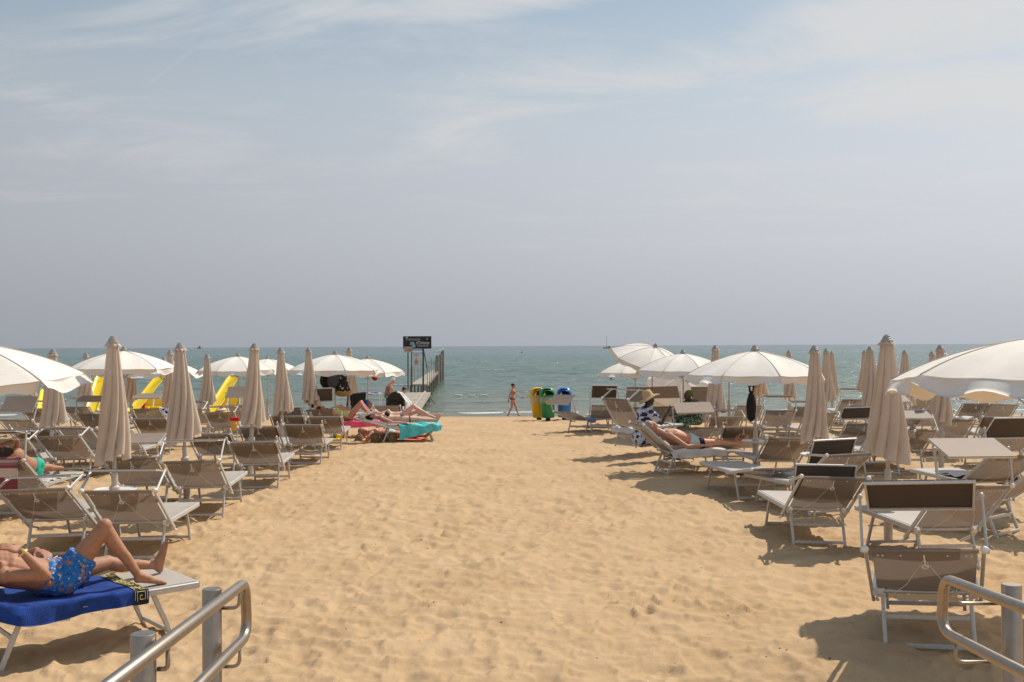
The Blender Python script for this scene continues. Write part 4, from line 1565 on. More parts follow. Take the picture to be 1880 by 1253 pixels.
def person(label, skin, J, front, mtx, s=1.0, female=False, voxel=.012, hair=None, hairstyle='short', fine=False, heavy=1.0, group=None):
    pel, neck = J['pel'], J['neck']
    u = (neck - pel).normalized()
    f = (front - u * front.dot(u)).normalized()
    r_ = f.cross(u)
    b = MB()
    hipw, shw = .088 * s, (.165 if female else .19) * s
    TL = (neck - pel).length
    mid = pel.lerp(neck, .5) + J.get('arch', V(0, 0, 0))
    def spine(t):
        return pel * (1 - t) ** 2 + mid * 2 * t * (1 - t) * 1.0 + neck * t * t if 'arch' in J else pel.lerp(neck, t)
    prof = [(-.04, .150, .105), (.06, .165, .115), (.2, .150, .105), (.34, .128, .095), (.48, .132, .098), (.62, .148, .108), (.76, .158, .112), (.88, .135, .088)]
    if not female:
        prof = [(-.04, .145, .105), (.06, .155, .112), (.2, .150, .108), (.34, .145, .105), (.48, .152, .108), (.62, .168, .118), (.76, .176, .120), (.88, .150, .092)]
    tt, ww, dd_ = zip(*prof)
    fine_t = np.linspace(tt[0], tt[-1], 18)
    prof = [(float(q), float(np.interp(q, tt, ww)), float(np.interp(q, tt, dd_))) for q in fine_t]
    for i, (t, w, dpt) in enumerate(prof):
        p_ = spine(t)
        t2 = prof[min(i + 1, len(prof) - 1)][0]
        uu = (spine(min(t2, 1)) - spine(max(t - .1, 0)))
        Rm = frame_rot(f, uu.normalized() if uu.length > 1e-6 else u)
        b.ell(p_, (w * s * heavy, dpt * s * heavy, .085 * s), Rm, 18, 12)
    if female:
        for sg in (-1, 1):
            b.ell(spine(.66) + r_ * sg * .075 * s + f * .085 * s, .062 * s)
    else:
        for sg in (-1, 1):
            b.ell(spine(.74) + r_ * sg * .075 * s + f * .07 * s, (.075 * s, .045 * s, .06 * s), frame_rot(f, u))
    hd = J['head']
    fd = J['face'].normalized()
    ud = (hd - neck).normalized()
    if 'crown' in J:
        ud = J['crown'].normalized()
    Rh = frame_rot(fd, ud)
    ux = Rh @ V(0, 0, 1)
    rx = Rh @ V(1, 0, 0)
    b.cap(neck - u * .04 * s, .062 * s, hd - ux * .06 * s - fd * .01 * s, .054 * s)
    for sg in (-1, 1):
        b.cap(neck - u * .02 * s + r_ * sg * .03 * s, .05 * s, neck - u * .055 * s + r_ * sg * shw * .8, .042 * s)
    b.ell(hd + ux * .03 * s - fd * .012 * s, (.076 * s, .094 * s, .092 * s), Rh, 18, 14)
    b.ell(hd - ux * .035 * s + fd * .025 * s, (.060 * s, .066 * s, .078 * s), Rh, 16, 12)
    b.ell(hd - ux * .088 * s + fd * .062 * s, (.028 * s, .024 * s, .020 * s), Rh)
    b.cap(hd + ux * .018 * s + fd * .084 * s, .011 * s, hd - ux * .022 * s + fd * .104 * s, .015 * s)
    b.ell(hd - ux * .026 * s + fd * .092 * s, (.020 * s, .014 * s, .010 * s), Rh)
    b.ell(hd + ux * .033 * s + fd * .076 * s, (.050 * s, .016 * s, .011 * s), Rh)
    b.ell(hd - ux * .055 * s + fd * .084 * s, (.024 * s, .010 * s, .007 * s), Rh)
    b.ell(hd - ux * .066 * s + fd * .082 * s, (.020 * s, .010 * s, .008 * s), Rh)
    for sg in (-1, 1):
        b.ell(hd + rx * sg * .078 * s - fd * .010 * s, (.012 * s, .022 * s, .034 * s), Rh)
        b.ell(hd + rx * sg * .046 * s - ux * .012 * s + fd * .066 * s, (.024 * s, .018 * s, .016 * s), Rh)
    # arms
    for sd, sg in (('R', 1), ('L', -1)):
        sh = J.get('s' + sd, neck - u * .055 * s + r_ * sg * shw)
        J['s' + sd] = sh
        w_ = J['w' + sd]
        e = J.get('e' + sd) or limb_joint(sh, w_, .29 * s, .25 * s, J.get('eb' + sd, -f - u * .2))
        J['e' + sd] = e
        kx = .82 if female else 1.0
        b.ell(sh, .058 * s * kx)
        m1 = sh.lerp(e, .45)
        b.cap(sh, .052 * s * kx, m1, .047 * s * kx)
        b.cap(m1, .047 * s * kx, e, .037 * s * kx)
        m2 = e.lerp(w_, .3)
        b.cap(e, .037 * s * kx, m2, .041 * s * kx)
        b.cap(m2, .041 * s * kx, w_, .025 * s * kx)
        hdv = J.get('h' + sd, (w_ - e)).normalized()
        pn = J.get('p' + sd, f)
        pn = (pn - hdv * pn.dot(hdv)).normalized()
        sidev = hdv.cross(pn)
        RH = Matrix((sidev, pn, hdv)).transposed()
        fr = max(.0085 * s, voxel * .85)
        b.ell(w_ + hdv * .055 * s, (.040 * s, max(.016 * s, voxel * 1.4), .056 * s), RH)
        for q, (off, ln) in enumerate(((-.030, .066), (-.010, .076), (.010, .072), (.029, .056))):
            k0 = w_ + hdv * .092 * s + sidev * off * s
            k1 = k0 + (hdv * .85 + pn * .22 + sidev * off * 2.0).normalized() * ln * .55 * s
            k2 = k1 + (hdv * .7 + pn * .6 + sidev * off * 1.5).normalized() * ln * .5 * s
            b.cap(k0, fr * 1.1, k1, fr, 8)
            b.cap(k1, fr, k2, fr * .85, 8)
        tsg = -1
        k0 = w_ + hdv * .03 * s + sidev * tsg * .028 * s
        k1 = k0 + (hdv * .6 + sidev * tsg * .7 + pn * .35).normalized() * .045 * s
        k2 = k1 + (hdv * .9 + sidev * tsg * .25 + pn * .3).normalized() * .034 * s
        b.cap(k0, fr * 1.35, k1, fr * 1.15, 8)
        b.cap(k1, fr * 1.15, k2, fr * .95, 8)
    # legs
    for sd, sg in (('R', 1), ('L', -1)):
        hp = J.get('hip' + sd, pel + r_ * sg * hipw)
        J['hip' + sd] = hp
        a = J['a' + sd]
        k_ = J.get('k' + sd) or limb_joint(hp, a, .43 * s, .42 * s, J.get('kb' + sd, f))
        J['k' + sd] = k_
        kx = 1.0 * (heavy * .5 + .5)
        m1 = hp.lerp(k_, .35)
        b.cap(hp, .090 * s * kx, m1, .082 * s * kx)
        b.cap(m1, .082 * s * kx, k_, .054 * s)
        b.ell(k_ + (k_ - (hp + a) / 2).normalized() * .008 * s if ((hp + a) / 2 - k_).length > .05 else k_, .053 * s)
        calfdir = -(J.get('kb' + sd, f))
        shin = (a - k_).normalized()
        kneeaxis = (k_ - hp).normalized()
        back = (kneeaxis - shin * kneeaxis.dot(shin))
        back = -back.normalized() * -1 if back.length > .3 else calfdir - shin * calfdir.dot(shin)
        if back.length > 1e-6:
            back.normalize()
        # calf belly lies behind the shin: away from the toes
        tdir = (J['t' + sd] - a).normalized()
        cb = -(tdir - shin * tdir.dot(shin))
        cb = cb.normalized() if cb.length > 1e-6 else back
        m2 = k_.lerp(a, .3) + cb * .014 * s
        b.cap(k_, .050 * s, m2, .055 * s)
        b.cap(m2, .055 * s, k_.lerp(a, .68), .038 * s)
        b.cap(k_.lerp(a, .6), .042 * s, a, .031 * s)
        FL = .155 * s
        heel = a + shin * .038 * s - tdir * .028 * s
        ball = a + tdir * FL + shin * .030 * s
        side = tdir.cross(shin).normalized()
        b.cap(a, .033 * s, heel, .030 * s)
        b.cap(a, .036 * s, a.lerp(ball, .55) + shin * .004 * s, .031 * s)
        for q in (-1, 0, 1):
            b.cap(heel, .026 * s, ball + side * q * .025 * s, .019 * s)
            b.cap(a.lerp(ball, .5), .028 * s, ball + side * q * .022 * s, .018 * s)
        tr_ = max(.0095 * s, voxel * .8)
        for q in range(5):
            o1 = (q - 2) * .0175 * s * (1 if sd == 'R' else -1)
            ln = (.030, .038, .042, .044, .048)[q if sd == 'R' else q] * s
            st = ball + side * o1
            b.cap(st, tr_ * 1.1, st + tdir * ln + shin * .006 * s, tr_ * (1.0 if q < 4 else 1.35), 8)
    body = remesh(b, 'person', skin, voxel, 3 if voxel > .009 else 4)
    body.matrix_world = mtx
    tag(body, label, 'person', group)
    if hair:
        hb = MB()
        c_ = hd + ux * .042 * s - fd * .022 * s
        hb.ell(c_, (.085 * s, .098 * s, .088 * s), Rh, 20, 14)
        rr = random.Random(len(label))
        for k in range(26):
            th, ph_ = rr.uniform(0, 6.28), rr.uniform(.1, 1.0)
            dv = (Rh @ V(math.cos(th) * math.cos(ph_), math.sin(th) * math.cos(ph_), math.sin(ph_)))
            if dv.dot(fd) > .55 and dv.dot(ux) < .5:
                continue
            hb.ell(c_ + V(dv.x, dv.y, dv.z) * .076 * s, .026 * s)
        hb.ell(hd - fd * .06 * s - ux * .01 * s, (.07 * s, .05 * s, .07 * s), Rh)
        if hairstyle == 'long':
            for k in range(7):
                o1 = rx * (k - 3) * .02 * s
                hb.cap(hd - fd * .07 * s + o1, .03 * s, hd - fd * .10 * s - ux * (.20 + .03 * (k % 3)) * s + o1 * 1.3, .018 * s)
        if hairstyle == 'bun':
            hb.ell(hd - fd * .10 * s + ux * .05 * s, .045 * s)
        remesh(hb, 'hair', hair, max(.009, voxel * .8), 2, body)
    body['_'] = 0
    del body['_']
    return body, J, (u, f, r_, spine, hipw)


def garment(name, mt, b, voxel, parent, it=3):
    return remesh(b, name, mt, voxel, it, parent)


def lmat(key):
    root = LOUNGERS[key][0]
    return Matrix.Translation(root.location) @ Matrix.Rotation(root.rotation_euler.z, 4, 'Z')


UPZ = V(0, 0, 1)
# --- the man in blue floral shorts, nearest on the left
J = dict(pel=V(.02, .35, .505), neck=V(.02, -.14, .70), arch=V(0, .0, -.03), head=V(.02, -.33, .86), face=V(.1, .35, .9), crown=V(0, -.8, .55),
         sR=V(.21, -.08, .62), eR=V(.32, .165, .60), wR=V(.275, .015, .785), hR=V(-.35, -.75, .35), pR=V(-.5, -.2, -.6),
         sL=V(-.17, -.10, .66), eL=V(-.31, .14, .60), wL=V(-.15, .24, .70), hL=V(.8, .3, -.1), pL=V(0, 0, -1),
         hipR=V(.115, .36, .505), kR=V(.20, .615, .875), aR=V(.22, .86, .475), tR=V(.225, 1.03, .425),
         hipL=V(-.08, .36, .50), kL=V(-.15, .76, .53), aL=V(-.13, 1.14, .455), tL=V(-.12, 1.19, .66))
man, J, (u, f, r_, spine, hw) = person('tanned man on his back in blue floral shorts, one knee raised, wearing a wristwatch', M['skin_tan'], J, V(0, .1, 1), lmat('LM'), 1.0, voxel=.0068, hair=M['hair_dark'], heavy=1.14)
b = MB()
for t, w, d_ in ((-.06, .165, .125), (.03, .176, .130), (.12, .172, .126), (.22, .165, .120)):
    b.ell(spine(t), (w * 1.13, d_ * 1.13, .075), frame_rot(f, u), 20, 12)
for sd, ln in (('R', .46), ('L', .52)):
    hp, k_ = J['hip' + sd], J['k' + sd]
    b.cap(hp, .112, hp.lerp(k_, .30), .110)
    b.tube([hp.lerp(k_, .1), hp.lerp(k_, .3), hp.lerp(k_, ln)], [.106, .108, .112], 20)
    dv = (k_ - hp).normalized()
    o1 = dv.orthogonal().normalized()
    for k in range(9):       # gathers in the cloth
        o2 = Quaternion(dv, k * .70 + .2) @ o1
        b.cap(hp.lerp(k_, .06) + o2 * .100, .013, hp.lerp(k_, ln - .035) + o2 * .106, .013, 8)
for k in range(9):
    aa = -1.5 + k * .38
    c_ = spine(.24) + (r_ * math.sin(aa) * .150 + f * math.cos(aa) * .105)
    b.cap(c_, .017, c_ - u * .16 + r_ * math.sin(aa) * .02, .014, 8)
garment('shorts', M['floral_shorts'], b, .0075, man, 3)
b = MB()
wq = J['wR'].lerp(J['eR'], .06)
ax = (J['eR'] - J['wR']).normalized()
o1 = ax.orthogonal().normalized()
b.tube([wq + (Quaternion(ax, i * math.pi / 9) @ o1) * .031 for i in range(18)], .0075, 6, True)
b.cap(wq + V(.03, .0, .012), .016, wq + V(.036, .0, .014), .015)
b.build('wristwatch', M['gold'], man, True)
b = MB()
for sg in (-1, 1):
    b.tube([spine(.22) + f * .118 + r_ * sg * .006, spine(.12) + f * .150 + r_ * sg * .03, spine(.10) + f * .140 + r_ * sg * .07], .004, 6)
b.build('drawstring', M['white_cloth'], man, True)

# blue towel with a golden key border
def sp_(x):
    return .5 * (x + math.sqrt(x * x + .012))


def towel_pt(sd, y, lift=0.0):
    """sd: metres across from the far edge; y: along the lounger"""
    zb = HZ + .043 + .44 * sp_(-y - .02) * 1.0
    wv = .020 * math.sin(7 * y + 2 * sd) + .007 * math.sin(19 * y + 3 * sd) + .004 * math.sin(37 * y - 5 * sd)
    flat = .665
    if sd < flat:
        x = -.30 + sd
        z = zb + .004 * math.sin(11 * sd + 4 * y) + .005 * math.sin(23 * y + 9 * sd + 2 * math.sin(7 * sd)) - .012 * math.sin(math.pi * sd / flat)
        return V(x, y, z + lift)
    q = sd - flat
    x = -.30 + flat + min(q, .02) * .7 + .012 * math.sin(9 * y + 1) * q * 8 + lift
    wv *= min(1, q * 14)
    return V(x + wv, y, zb - q * .97 + .01 + lift * .3)


def tw(uu, vv):
    dr = .665 + .135 + .02 * math.sin(5 * vv) - .09 * max(0, .5 - vv)
    y = -.62 + 1.48 * vv + .02 * math.sin(uu * 3)
    return towel_pt(uu * dr, y)


b = MB().sheet(tw, 60, 110, .006)
t_ = b.build('beach_towel', M['blue_towel'], None, True)
t_.matrix_world = lmat('LM')
tag(t_, 'royal blue towel with golden key border under the man in floral shorts', 'towel')
bd = MB().sheet(lambda uu, vv: towel_pt(.03 + uu * .755, .752 + .094 * vv + .02 * math.sin((.03 + uu * .79) / .83 * 3), .0075), 44, 3, .002).build('border_band', M['black'], t_, True)
b = MB()


def kp(sd, q):
    return towel_pt(sd, .752 + .094 * q + .02 * math.sin(sd / .83 * 3), .010)


def kline(pts, w=.0075):
    for (a, c_), (d_, e) in zip(pts, pts[1:]):
        b.bar(kp(a, c_), kp(d_, e), w, .002)


for sg_ in np.arange(.04, .72, .072):
    k = .072
    kline([(sg_, .2), (sg_, .8), (sg_ + .78 * k, .8), (sg_ + .78 * k, .40), (sg_ + .38 * k, .40), (sg_ + .38 * k, .60)])
    kline([(sg_, .2), (sg_ + k, .2)])
for q in (.04, .97):
    kline([(s_, q) for s_ in np.arange(.03, .775, .03)], .006)
b.build('key_pattern', M['gold'], bd, False)['kind'] = 'stuff'

# --- the man in pale blue trunks on the right
J = dict(pel=V(0, .50, .485), neck=V(0, -.08, .66), arch=V(0, .05, .045), head=V(0, -.30, .80), face=V(0, .50, .8), crown=V(0, -.85, .5),
         wR=V(.27, .56, .47), eR=V(.30, .24, .46), hR=V(-.15, 1, .0), pR=V(0, 0, -1), wL=V(-.27, .52, .47), eL=V(-.30, .2, .46), hL=V(.1, 1, 0), pL=V(0, 0, -1),
         kR=V(.09, .91, .495), aR=V(.07, 1.33, .445), tR=V(.13, 1.42, .60), kL=V(-.10, .90, .53), aL=V(-.09, 1.27, .455), tL=V(-.05, 1.33, .62))
man2, J, (u, f, r_, spine, hw) = person('sunbathing man asleep on his back in pale blue trunks with a navy hem', M['skin_warm'], J, V(0, .1, 1), lmat('R9'), 1.0, voxel=.009, hair=M['hair_grey'], heavy=1.08)
b = MB()
for t in (-.06, .03, .12, .2):
    b.ell(spine(t), (.178, .138, .07), frame_rot(f, u), 18, 12)
for sd in 'RL':
    b.cap(J['hip' + sd], .105, J['hip' + sd].lerp(J['k' + sd], .12), .103)
sh_ = garment('trunks', M['lightblue'], b, .010, man2)
b = MB()
for sd in 'RL':
    b.tube([J['hip' + sd].lerp(J['k' + sd], .05), J['hip' + sd].lerp(J['k' + sd], .16), J['hip' + sd].lerp(J['k' + sd], .30)], [.104, .108, .104], 18)
garment('trunks_hem', M['navy'], b, .010, man2)


def drape(label, mt, mtx, y0, y1, x0, x1, hang, nm='towel', cat='towel', wav=.012, slope=0.0, hangl=0.0, th=.007, taper=0.0):
    """cloth lying over a lounger, hanging over its near side"""
    wd = x1 - x0

    def fn(uu, vv):
        y = y0 + (y1 - y0) * vv + .015 * math.sin(4 * uu + 1)
        hg = hang * (1 - taper * vv + .06 * math.sin(11 * vv))
        sd = -hangl + uu * (wd + hg + hangl)
        zb = HZ + .05 + slope * sp_(-y) + wav * .5 * math.sin(13 * vv + 5 * uu)
        if sd < 0:
            return V(x0 - .012 + wav * .6 * math.sin(17 * vv), y, zb + sd)
        if sd < wd:
            return V(x0 + sd, y, zb)
        q = sd - wd
        return V(x1 + .012 + wav * math.sin(21 * vv + 1.3) * min(1, q * 9) + wav * .4, y + wav * .5 * math.sin(9 * q), zb - q * (1 + .10 * math.sin(6 * vv)))
    o_ = MB().sheet(fn, 26, 34, th).build(nm, mt, None, True)
    o_.matrix_world = mtx
    tag(o_, label, cat)
    return o_


drape('crumpled white towel with fringe under the man in pale blue trunks', M['white_cloth'], lmat('R9'), -.05, .96, -.25, .34, .12, wav=.02)
drape('turquoise towel hanging over the side of the lounger of the woman in the black bikini', M['turquoise'], lmat('LB'), .26, 1.26, -.30, .345, .33, wav=.045, th=.005, taper=.55)
drape('pink towel spread over the lounger left of the flat sunshade', M['pink'], lmat('LP'), .05, 1.1, -.30, .345, .16, wav=.02)
drape('crumpled white fringed towel hanging off the back of the steep lounger', M['white_cloth'], lmat('R10') @ Matrix.Translation((-.02, -.03, -.06)) @ Matrix.Rotation(R(90), 4, 'Z'), -.36, .34, -.10, .10, .27, wav=.03, hangl=.1)
drape('white towel beside the hip of the woman in the emerald bikini', M['white_cloth'], lmat('LW'), .12, .55, .05, .33, .01, wav=.03)
drape('charcoal cloth heaped on the lounger at the right edge', M['grey_fab'], lmat('R7'), -.1, .7, -.3, .36, .12, wav=.03, slope=.5)
# burgundy towel over the back of the woman's lounger
ph = LOUNGERS['LW'][1]


def bt(uu, vv):
    x = -.32 + .62 * uu
    s_ = -.50 + .78 * vv               # outside drop, over the bar, then down inside
    top = V(x, -BL * math.sin(ph), HZ + BL * math.cos(ph) + .035)
    if s_ < 0:
        return top + V(0, -.045 + .008 * math.sin(9 * uu), s_)
    return top + V(0, s_ * math.sin(ph) + .0, -s_ * math.cos(ph) + .02)


t_ = MB().sheet(bt, 10, 24, .008).build('beach_towel', M['burgundy_towel'], None, True)
t_.matrix_world = lmat('LW')
tag(t_, 'burgundy and cream striped towel hung over a lounger back at the left edge', 'towel')

# --- woman in the green bikini
J = dict(pel=V(.04, .30, .53), neck=V(-.02, -.22, .80), head=V(-.10, -.42, .90), face=V(-.8, .2, .35), crown=V(-.25, -.8, .4),
         wR=V(-.12, -.60, .90), eR=V(.16, -.38, 1.0), hR=V(-.8, -.3, 0), pR=V(0, 0, -1), wL=V(-.2, -.05, .62), hL=V(-.5, .5, 0), pL=V(0, 0, -1),
         hipR=V(.06, .36, .60), hipL=V(.02, .34, .46), kR=V(-.02, .76, .52), aR=V(.08, 1.10, .46), tR=V(.0, 1.22, .44), kL=V(-.14, .70, .46), aL=V(-.05, 1.08, .45), tL=V(-.14, 1.20, .44))
wo, J, (u, f, r_, spine, hw) = person('woman in an emerald bikini lying on her side, arm bent over her head', M['skin_tan'], J, V(-1, .1, .25), lmat('LW'), .96, True, .011, M['hair_dark'], 'long')
b = MB()
for t in (-.1, -.02, .07):
    b.ell(spine(t), (.178, .135, .055), frame_rot(f, u), 18, 12)
for sd in 'RL':
    b.ell(J['hip' + sd] + f * -.03, .102)
garment('bikini_bottom', M['green_bikini'], b, .012, wo)
b = MB()
b.ell(spine(.66), (.157, .120, .02), frame_rot(f, u), 18, 10)
for sg in (-1, 1):
    b.ell(spine(.66) + r_ * sg * .07 + f * .085, .068)
garment('bikini_top', M['green_bikini'], b, .012, wo)

# --- woman in the black bikini
J = dict(pel=V(0, .43, .50), neck=V(0, -.10, .56), head=V(0, -.30, .60), face=V(0, .25, .95), crown=V(0, -1, .15),
         wR=V(.33, .52, .44), eR=V(.30, .22, .45), hR=V(0, 1, -.1), pR=V(0, 0, -1), wL=V(-.25, .45, .45), eL=V(-.28, .18, .46), hL=V(0, 1, 0), pL=V(0, 0, -1),
         kR=V(.08, .87, .50), aR=V(.08, 1.27, .47), tR=V(.10, 1.37, .62), kL=V(-.1, .86, .50), aL=V(-.1, 1.24, .46), tL=V(-.07, 1.33, .62))
wo, J, (u, f, r_, spine, hw) = person('woman in a black bikini lying flat above the turquoise towel, feet past the edge', M['skin_pale'], J, V(0, 0, 1), lmat('LB') @ Matrix.Translation((0, -.10, .02)), .98, True, .011, M['hair_dark'])
b = MB()
for t in (-.06, .03):
    b.ell(spine(t), (.172, .128, .05), frame_rot(f, u), 18, 12)
garment('bikini_bottom', M['black_bikini'], b, .012, wo)
b = MB()
b.ell(spine(.66), (.155, .118, .018), frame_rot(f, u), 18, 10)
for sg in (-1, 1):
    b.ell(spine(.66) + r_ * sg * .075 + f * .086, .068)
garment('bikini_top', M['black_bikini'], b, .012, wo)
b = MB()
q = J['hipR'].lerp(J['kR'], .45)
b.tube([q + V(.083 * math.cos(i * math.pi / 8), 0, .083 * math.sin(i * math.pi / 8)) for i in range(16)], .012, 6, True)
b.build('leg_band', M['black_bikini'], wo, True)

# --- the legs lying beyond her
mt_ = Matrix.Translation((-3.3, 26.3, gz(26.3))) @ Matrix.Rotation(R(-85), 4, 'Z')
lounger('LC', 0, 0, 74, -85, None, 'lounger beyond the black bikini woman, only its frame showing', LG, org=Vector((-3.3, 26.3, gz(26.3))))
J = dict(pel=V(0, .40, .50), neck=V(0, -.12, .55), head=V(0, -.32, .59), face=V(0, .25, .95), crown=V(0, -1, .15),
         wR=V(.26, .50, .45), hR=V(0, 1, 0), pR=V(0, 0, -1), wL=V(-.26, .45, .45), hL=V(0, 1, 0), pL=V(0, 0, -1),
         kR=V(.08, .72, .76), aR=V(.08, 1.15, .50), tR=V(.09, 1.30, .46), kL=V(-.1, .80, .60), aL=V(-.1, 1.22, .47), tL=V(-.09, 1.35, .55))
wo, J, (u, f, r_, spine, hw) = person('sunbather with bent knees lying beyond the woman in the black bikini', M['skin_pale'], J, V(0, 0, 1), mt_, 1.0, True, .013, M['hair_dark'])
b = MB()
for t in (-.06, .03):
    b.ell(spine(t), (.176, .130, .05), frame_rot(f, u), 18, 12)
garment('swimsuit', M['white_cloth'], b, .013, wo)

# --- bent knees on the pink towel
J = dict(pel=V(0, .30, .50), neck=V(0, -.22, .62), head=V(0, -.42, .70), face=V(0, .4, .9), crown=V(0, -.9, .3),
         wR=V(.25, .40, .46), hR=V(0, 1, 0), pR=V(0, 0, -1), wL=V(-.26, .35, .45), hL=V(0, 1, 0), pL=V(0, 0, -1),
         kR=V(.10, .58, .84), aR=V(.10, .98, .62), tR=V(.1, 1.10, .50), kL=V(-.09, .60, .86), aL=V(-.1, .90, .50), tL=V(-.1, 1.04, .46))
J['aR'] = V(.10, .86, .49)
J['tR'] = V(.1, 1.02, .45)
wo, J, (u, f, r_, spine, hw) = person('sunburnt bather in lime green with both knees drawn up on the pink towel', M['skin_red'], J, V(0, .2, 1), lmat('LP'), 1.0, True, .013, M['hair_dark'])
b = MB()
for t in (-.06, .03, .15, .3, .45, .6, .72):
    b.ell(spine(t), (.172, .135, .075), frame_rot(f, u), 18, 12)
for sg in (-1, 1):
    b.ell(spine(.66) + r_ * sg * .075 + f * .09, .070)
garment('swimsuit', M['lime'], b, .014, wo)

# --- person lying on the orange towel on the sand
gy_ = 25.0
ox = (673 - 940) / F * gy_
mt_ = Matrix.Translation((ox, gy_, gz(gy_))) @ Matrix.Rotation(R(-92), 4, 'Z')
J = dict(pel=V(0, .62, .13), neck=V(0, .10, .17), head=V(0, -.10, .20), face=V(.7, .1, .5), crown=V(0, -1, .1),
         wR=V(.30, .35, .07), eR=V(.33, .10, .08), hR=V(.2, 1, 0), pR=V(0, 0, -1), wL=V(-.25, .6, .08), hL=V(0, 1, 0), pL=V(0, 0, -1),
         kR=V(.1, 1.06, .10), aR=V(.1, 1.46, .08), tR=V(.16, 1.58, .18), kL=V(-.1, 1.06, .10), aL=V(-.1, 1.46, .08), tL=V(-.14, 1.58, .18))
wo, J, (u, f, r_, spine, hw) = person('auburn haired sunbather lying on the sand behind the three small sandcastles', M['skin_red'], J, V(0, 0, 1), mt_, .98, False, .012, M['hair_red'])
b = MB()
for t in (-.06, .03, .12):
    b.ell(spine(t), (.172, .130, .06), frame_rot(f, u), 18, 12)
garment('trunks', M['lightblue'], b, .013, wo)
t_ = MB().sheet(lambda uu, vv: (-.42 + .84 * uu, -.05 + 1.5 * vv, .028 + .012 * math.sin(9 * vv + 3 * uu) + .02 * math.sin(5 * uu)), 16, 26, .008).build('beach_towel', M['orange'], None, True)
t_.matrix_world = mt_
tag(t_, 'orange towel spread on the sand under the auburn haired sunbather', 'towel')

# --- woman walking along the water's edge
d_ = 47.6
b0 = W(941, 763, d_)
S_ = .93
mt_ = Matrix.Translation((b0.x, d_, gz(d_))) @ Matrix.Rotation(R(-90), 4, 'Z')
J = dict(pel=V(0, 0, .90) * S_, neck=V(0, .03, 1.40) * S_, head=V(0, .06, 1.56) * S_, face=V(0, 1, -.05), crown=V(0, .05, 1),
         wR=V(.20, .44, 1.0) * S_, eR=V(.22, .20, 1.13) * S_, hR=V(0, .9, -.25), pR=V(-1, 0, 0), wL=V(-.22, -.20, .86) * S_, eL=V(-.22, -.13, 1.12) * S_, hL=V(0, -.1, -1), pL=V(1, 0, 0),
         kR=V(.08, -.04, .47) * S_, aR=V(.07, -.22, .09) * S_, tR=V(.07, -.10, .02) * S_, kL=V(-.08, .18, .48) * S_, aL=V(-.07, .30, .09) * S_, tL=V(-.07, .44, .07) * S_)
wo, J, (u, f, r_, spine, hw) = person('dark haired woman in a bikini walking along the water edge', M['skin_red'], J, V(0, 1, 0), mt_, S_, True, .013, M['hair_dark'], 'bun', heavy=1.07)
b = MB()
for t in (-.02, .04):
    b.ell(spine(t), (.178, .136, .045), frame_rot(f, u), 18, 12)
garment('bikini_bottom', M['dark_bikini'], b, .012, wo)
b = MB()
b.ell(spine(.66), (.158, .122, .026), frame_rot(f, u), 18, 10)
for sg in (-1, 1):
    b.ell(spine(.66) + r_ * sg * .07 + f * .085, .070)
garment('bikini_top', M['dark_bikini'], b, .012, wo)

# --- old woman standing and man bending, left of the pier
d_ = 40.5
b0 = W(713, 760, d_)
mt_ = Matrix.Translation((b0.x, d_, gz(d_))) @ Matrix.Rotation(R(-70), 4, 'Z')
J = dict(pel=V(0, -.03, .88), neck=V(0, .08, 1.36), head=V(0, .20, 1.49), face=V(0, .9, -.4), crown=V(0, .4, .9),
         wR=V(.20, .26, .92), hR=V(0, .6, -.6), pR=V(-1, 0, 0), wL=V(-.2, .32, .95), hL=V(0, .6, -.6), pL=V(1, 0, 0),
         aR=V(.10, .0, .09), tR=V(.11, .14, .04), aL=V(-.10, -.04, .09), tL=V(-.11, .10, .04))
wo, J, (u, f, r_, spine, hw) = person('white haired stout bather standing bent forward beside the stroller', M['skin_red'], J, V(0, 1, 0), mt_, .97, True, .014, M['hair_white'], heavy=1.15)
b = MB()
for t in (-.06, .03, .15, .3, .45, .6, .70):
    b.ell(spine(t), (.19, .148, .07), frame_rot(f, u), 18, 12)
garment('swimsuit', mat('brown swim fabric', (.24, .12, .075), .8), b, .014, wo)
b0 = W(727, 765, 41.5)
mt_ = Matrix.Translation((b0.x, 41.5, gz(41.5))) @ Matrix.Rotation(R(-75), 4, 'Z')
J = dict(pel=V(0, -.15, .72), neck=V(0, .22, 1.04), head=V(0, .36, 1.14), face=V(0, .9, -.45), crown=V(0, .45, .9),
         wR=V(.2, .42, .62), hR=V(0, .4, -.9), pR=V(-1, 0, 0), wL=V(-.2, .42, .62), hL=V(0, .4, -.9), pL=V(1, 0, 0),
         aR=V(.12, .05, .09), tR=V(.13, .2, .04), aL=V(-.12, .0, .09), tL=V(-.13, .15, .04))
wo, J, (u, f, r_, spine, hw) = person('dark haired man crouching behind the stroller hood', M['skin_red'], J, V(0, 1, 0), mt_, 1.0, False, .014, M['hair_dark'])
b = MB()
for t in (-.06, .03, .12):
    b.ell(spine(t), (.175, .135, .06), frame_rot(f, u), 18, 12)
garment('trunks', M['navy'], b, .014, wo)

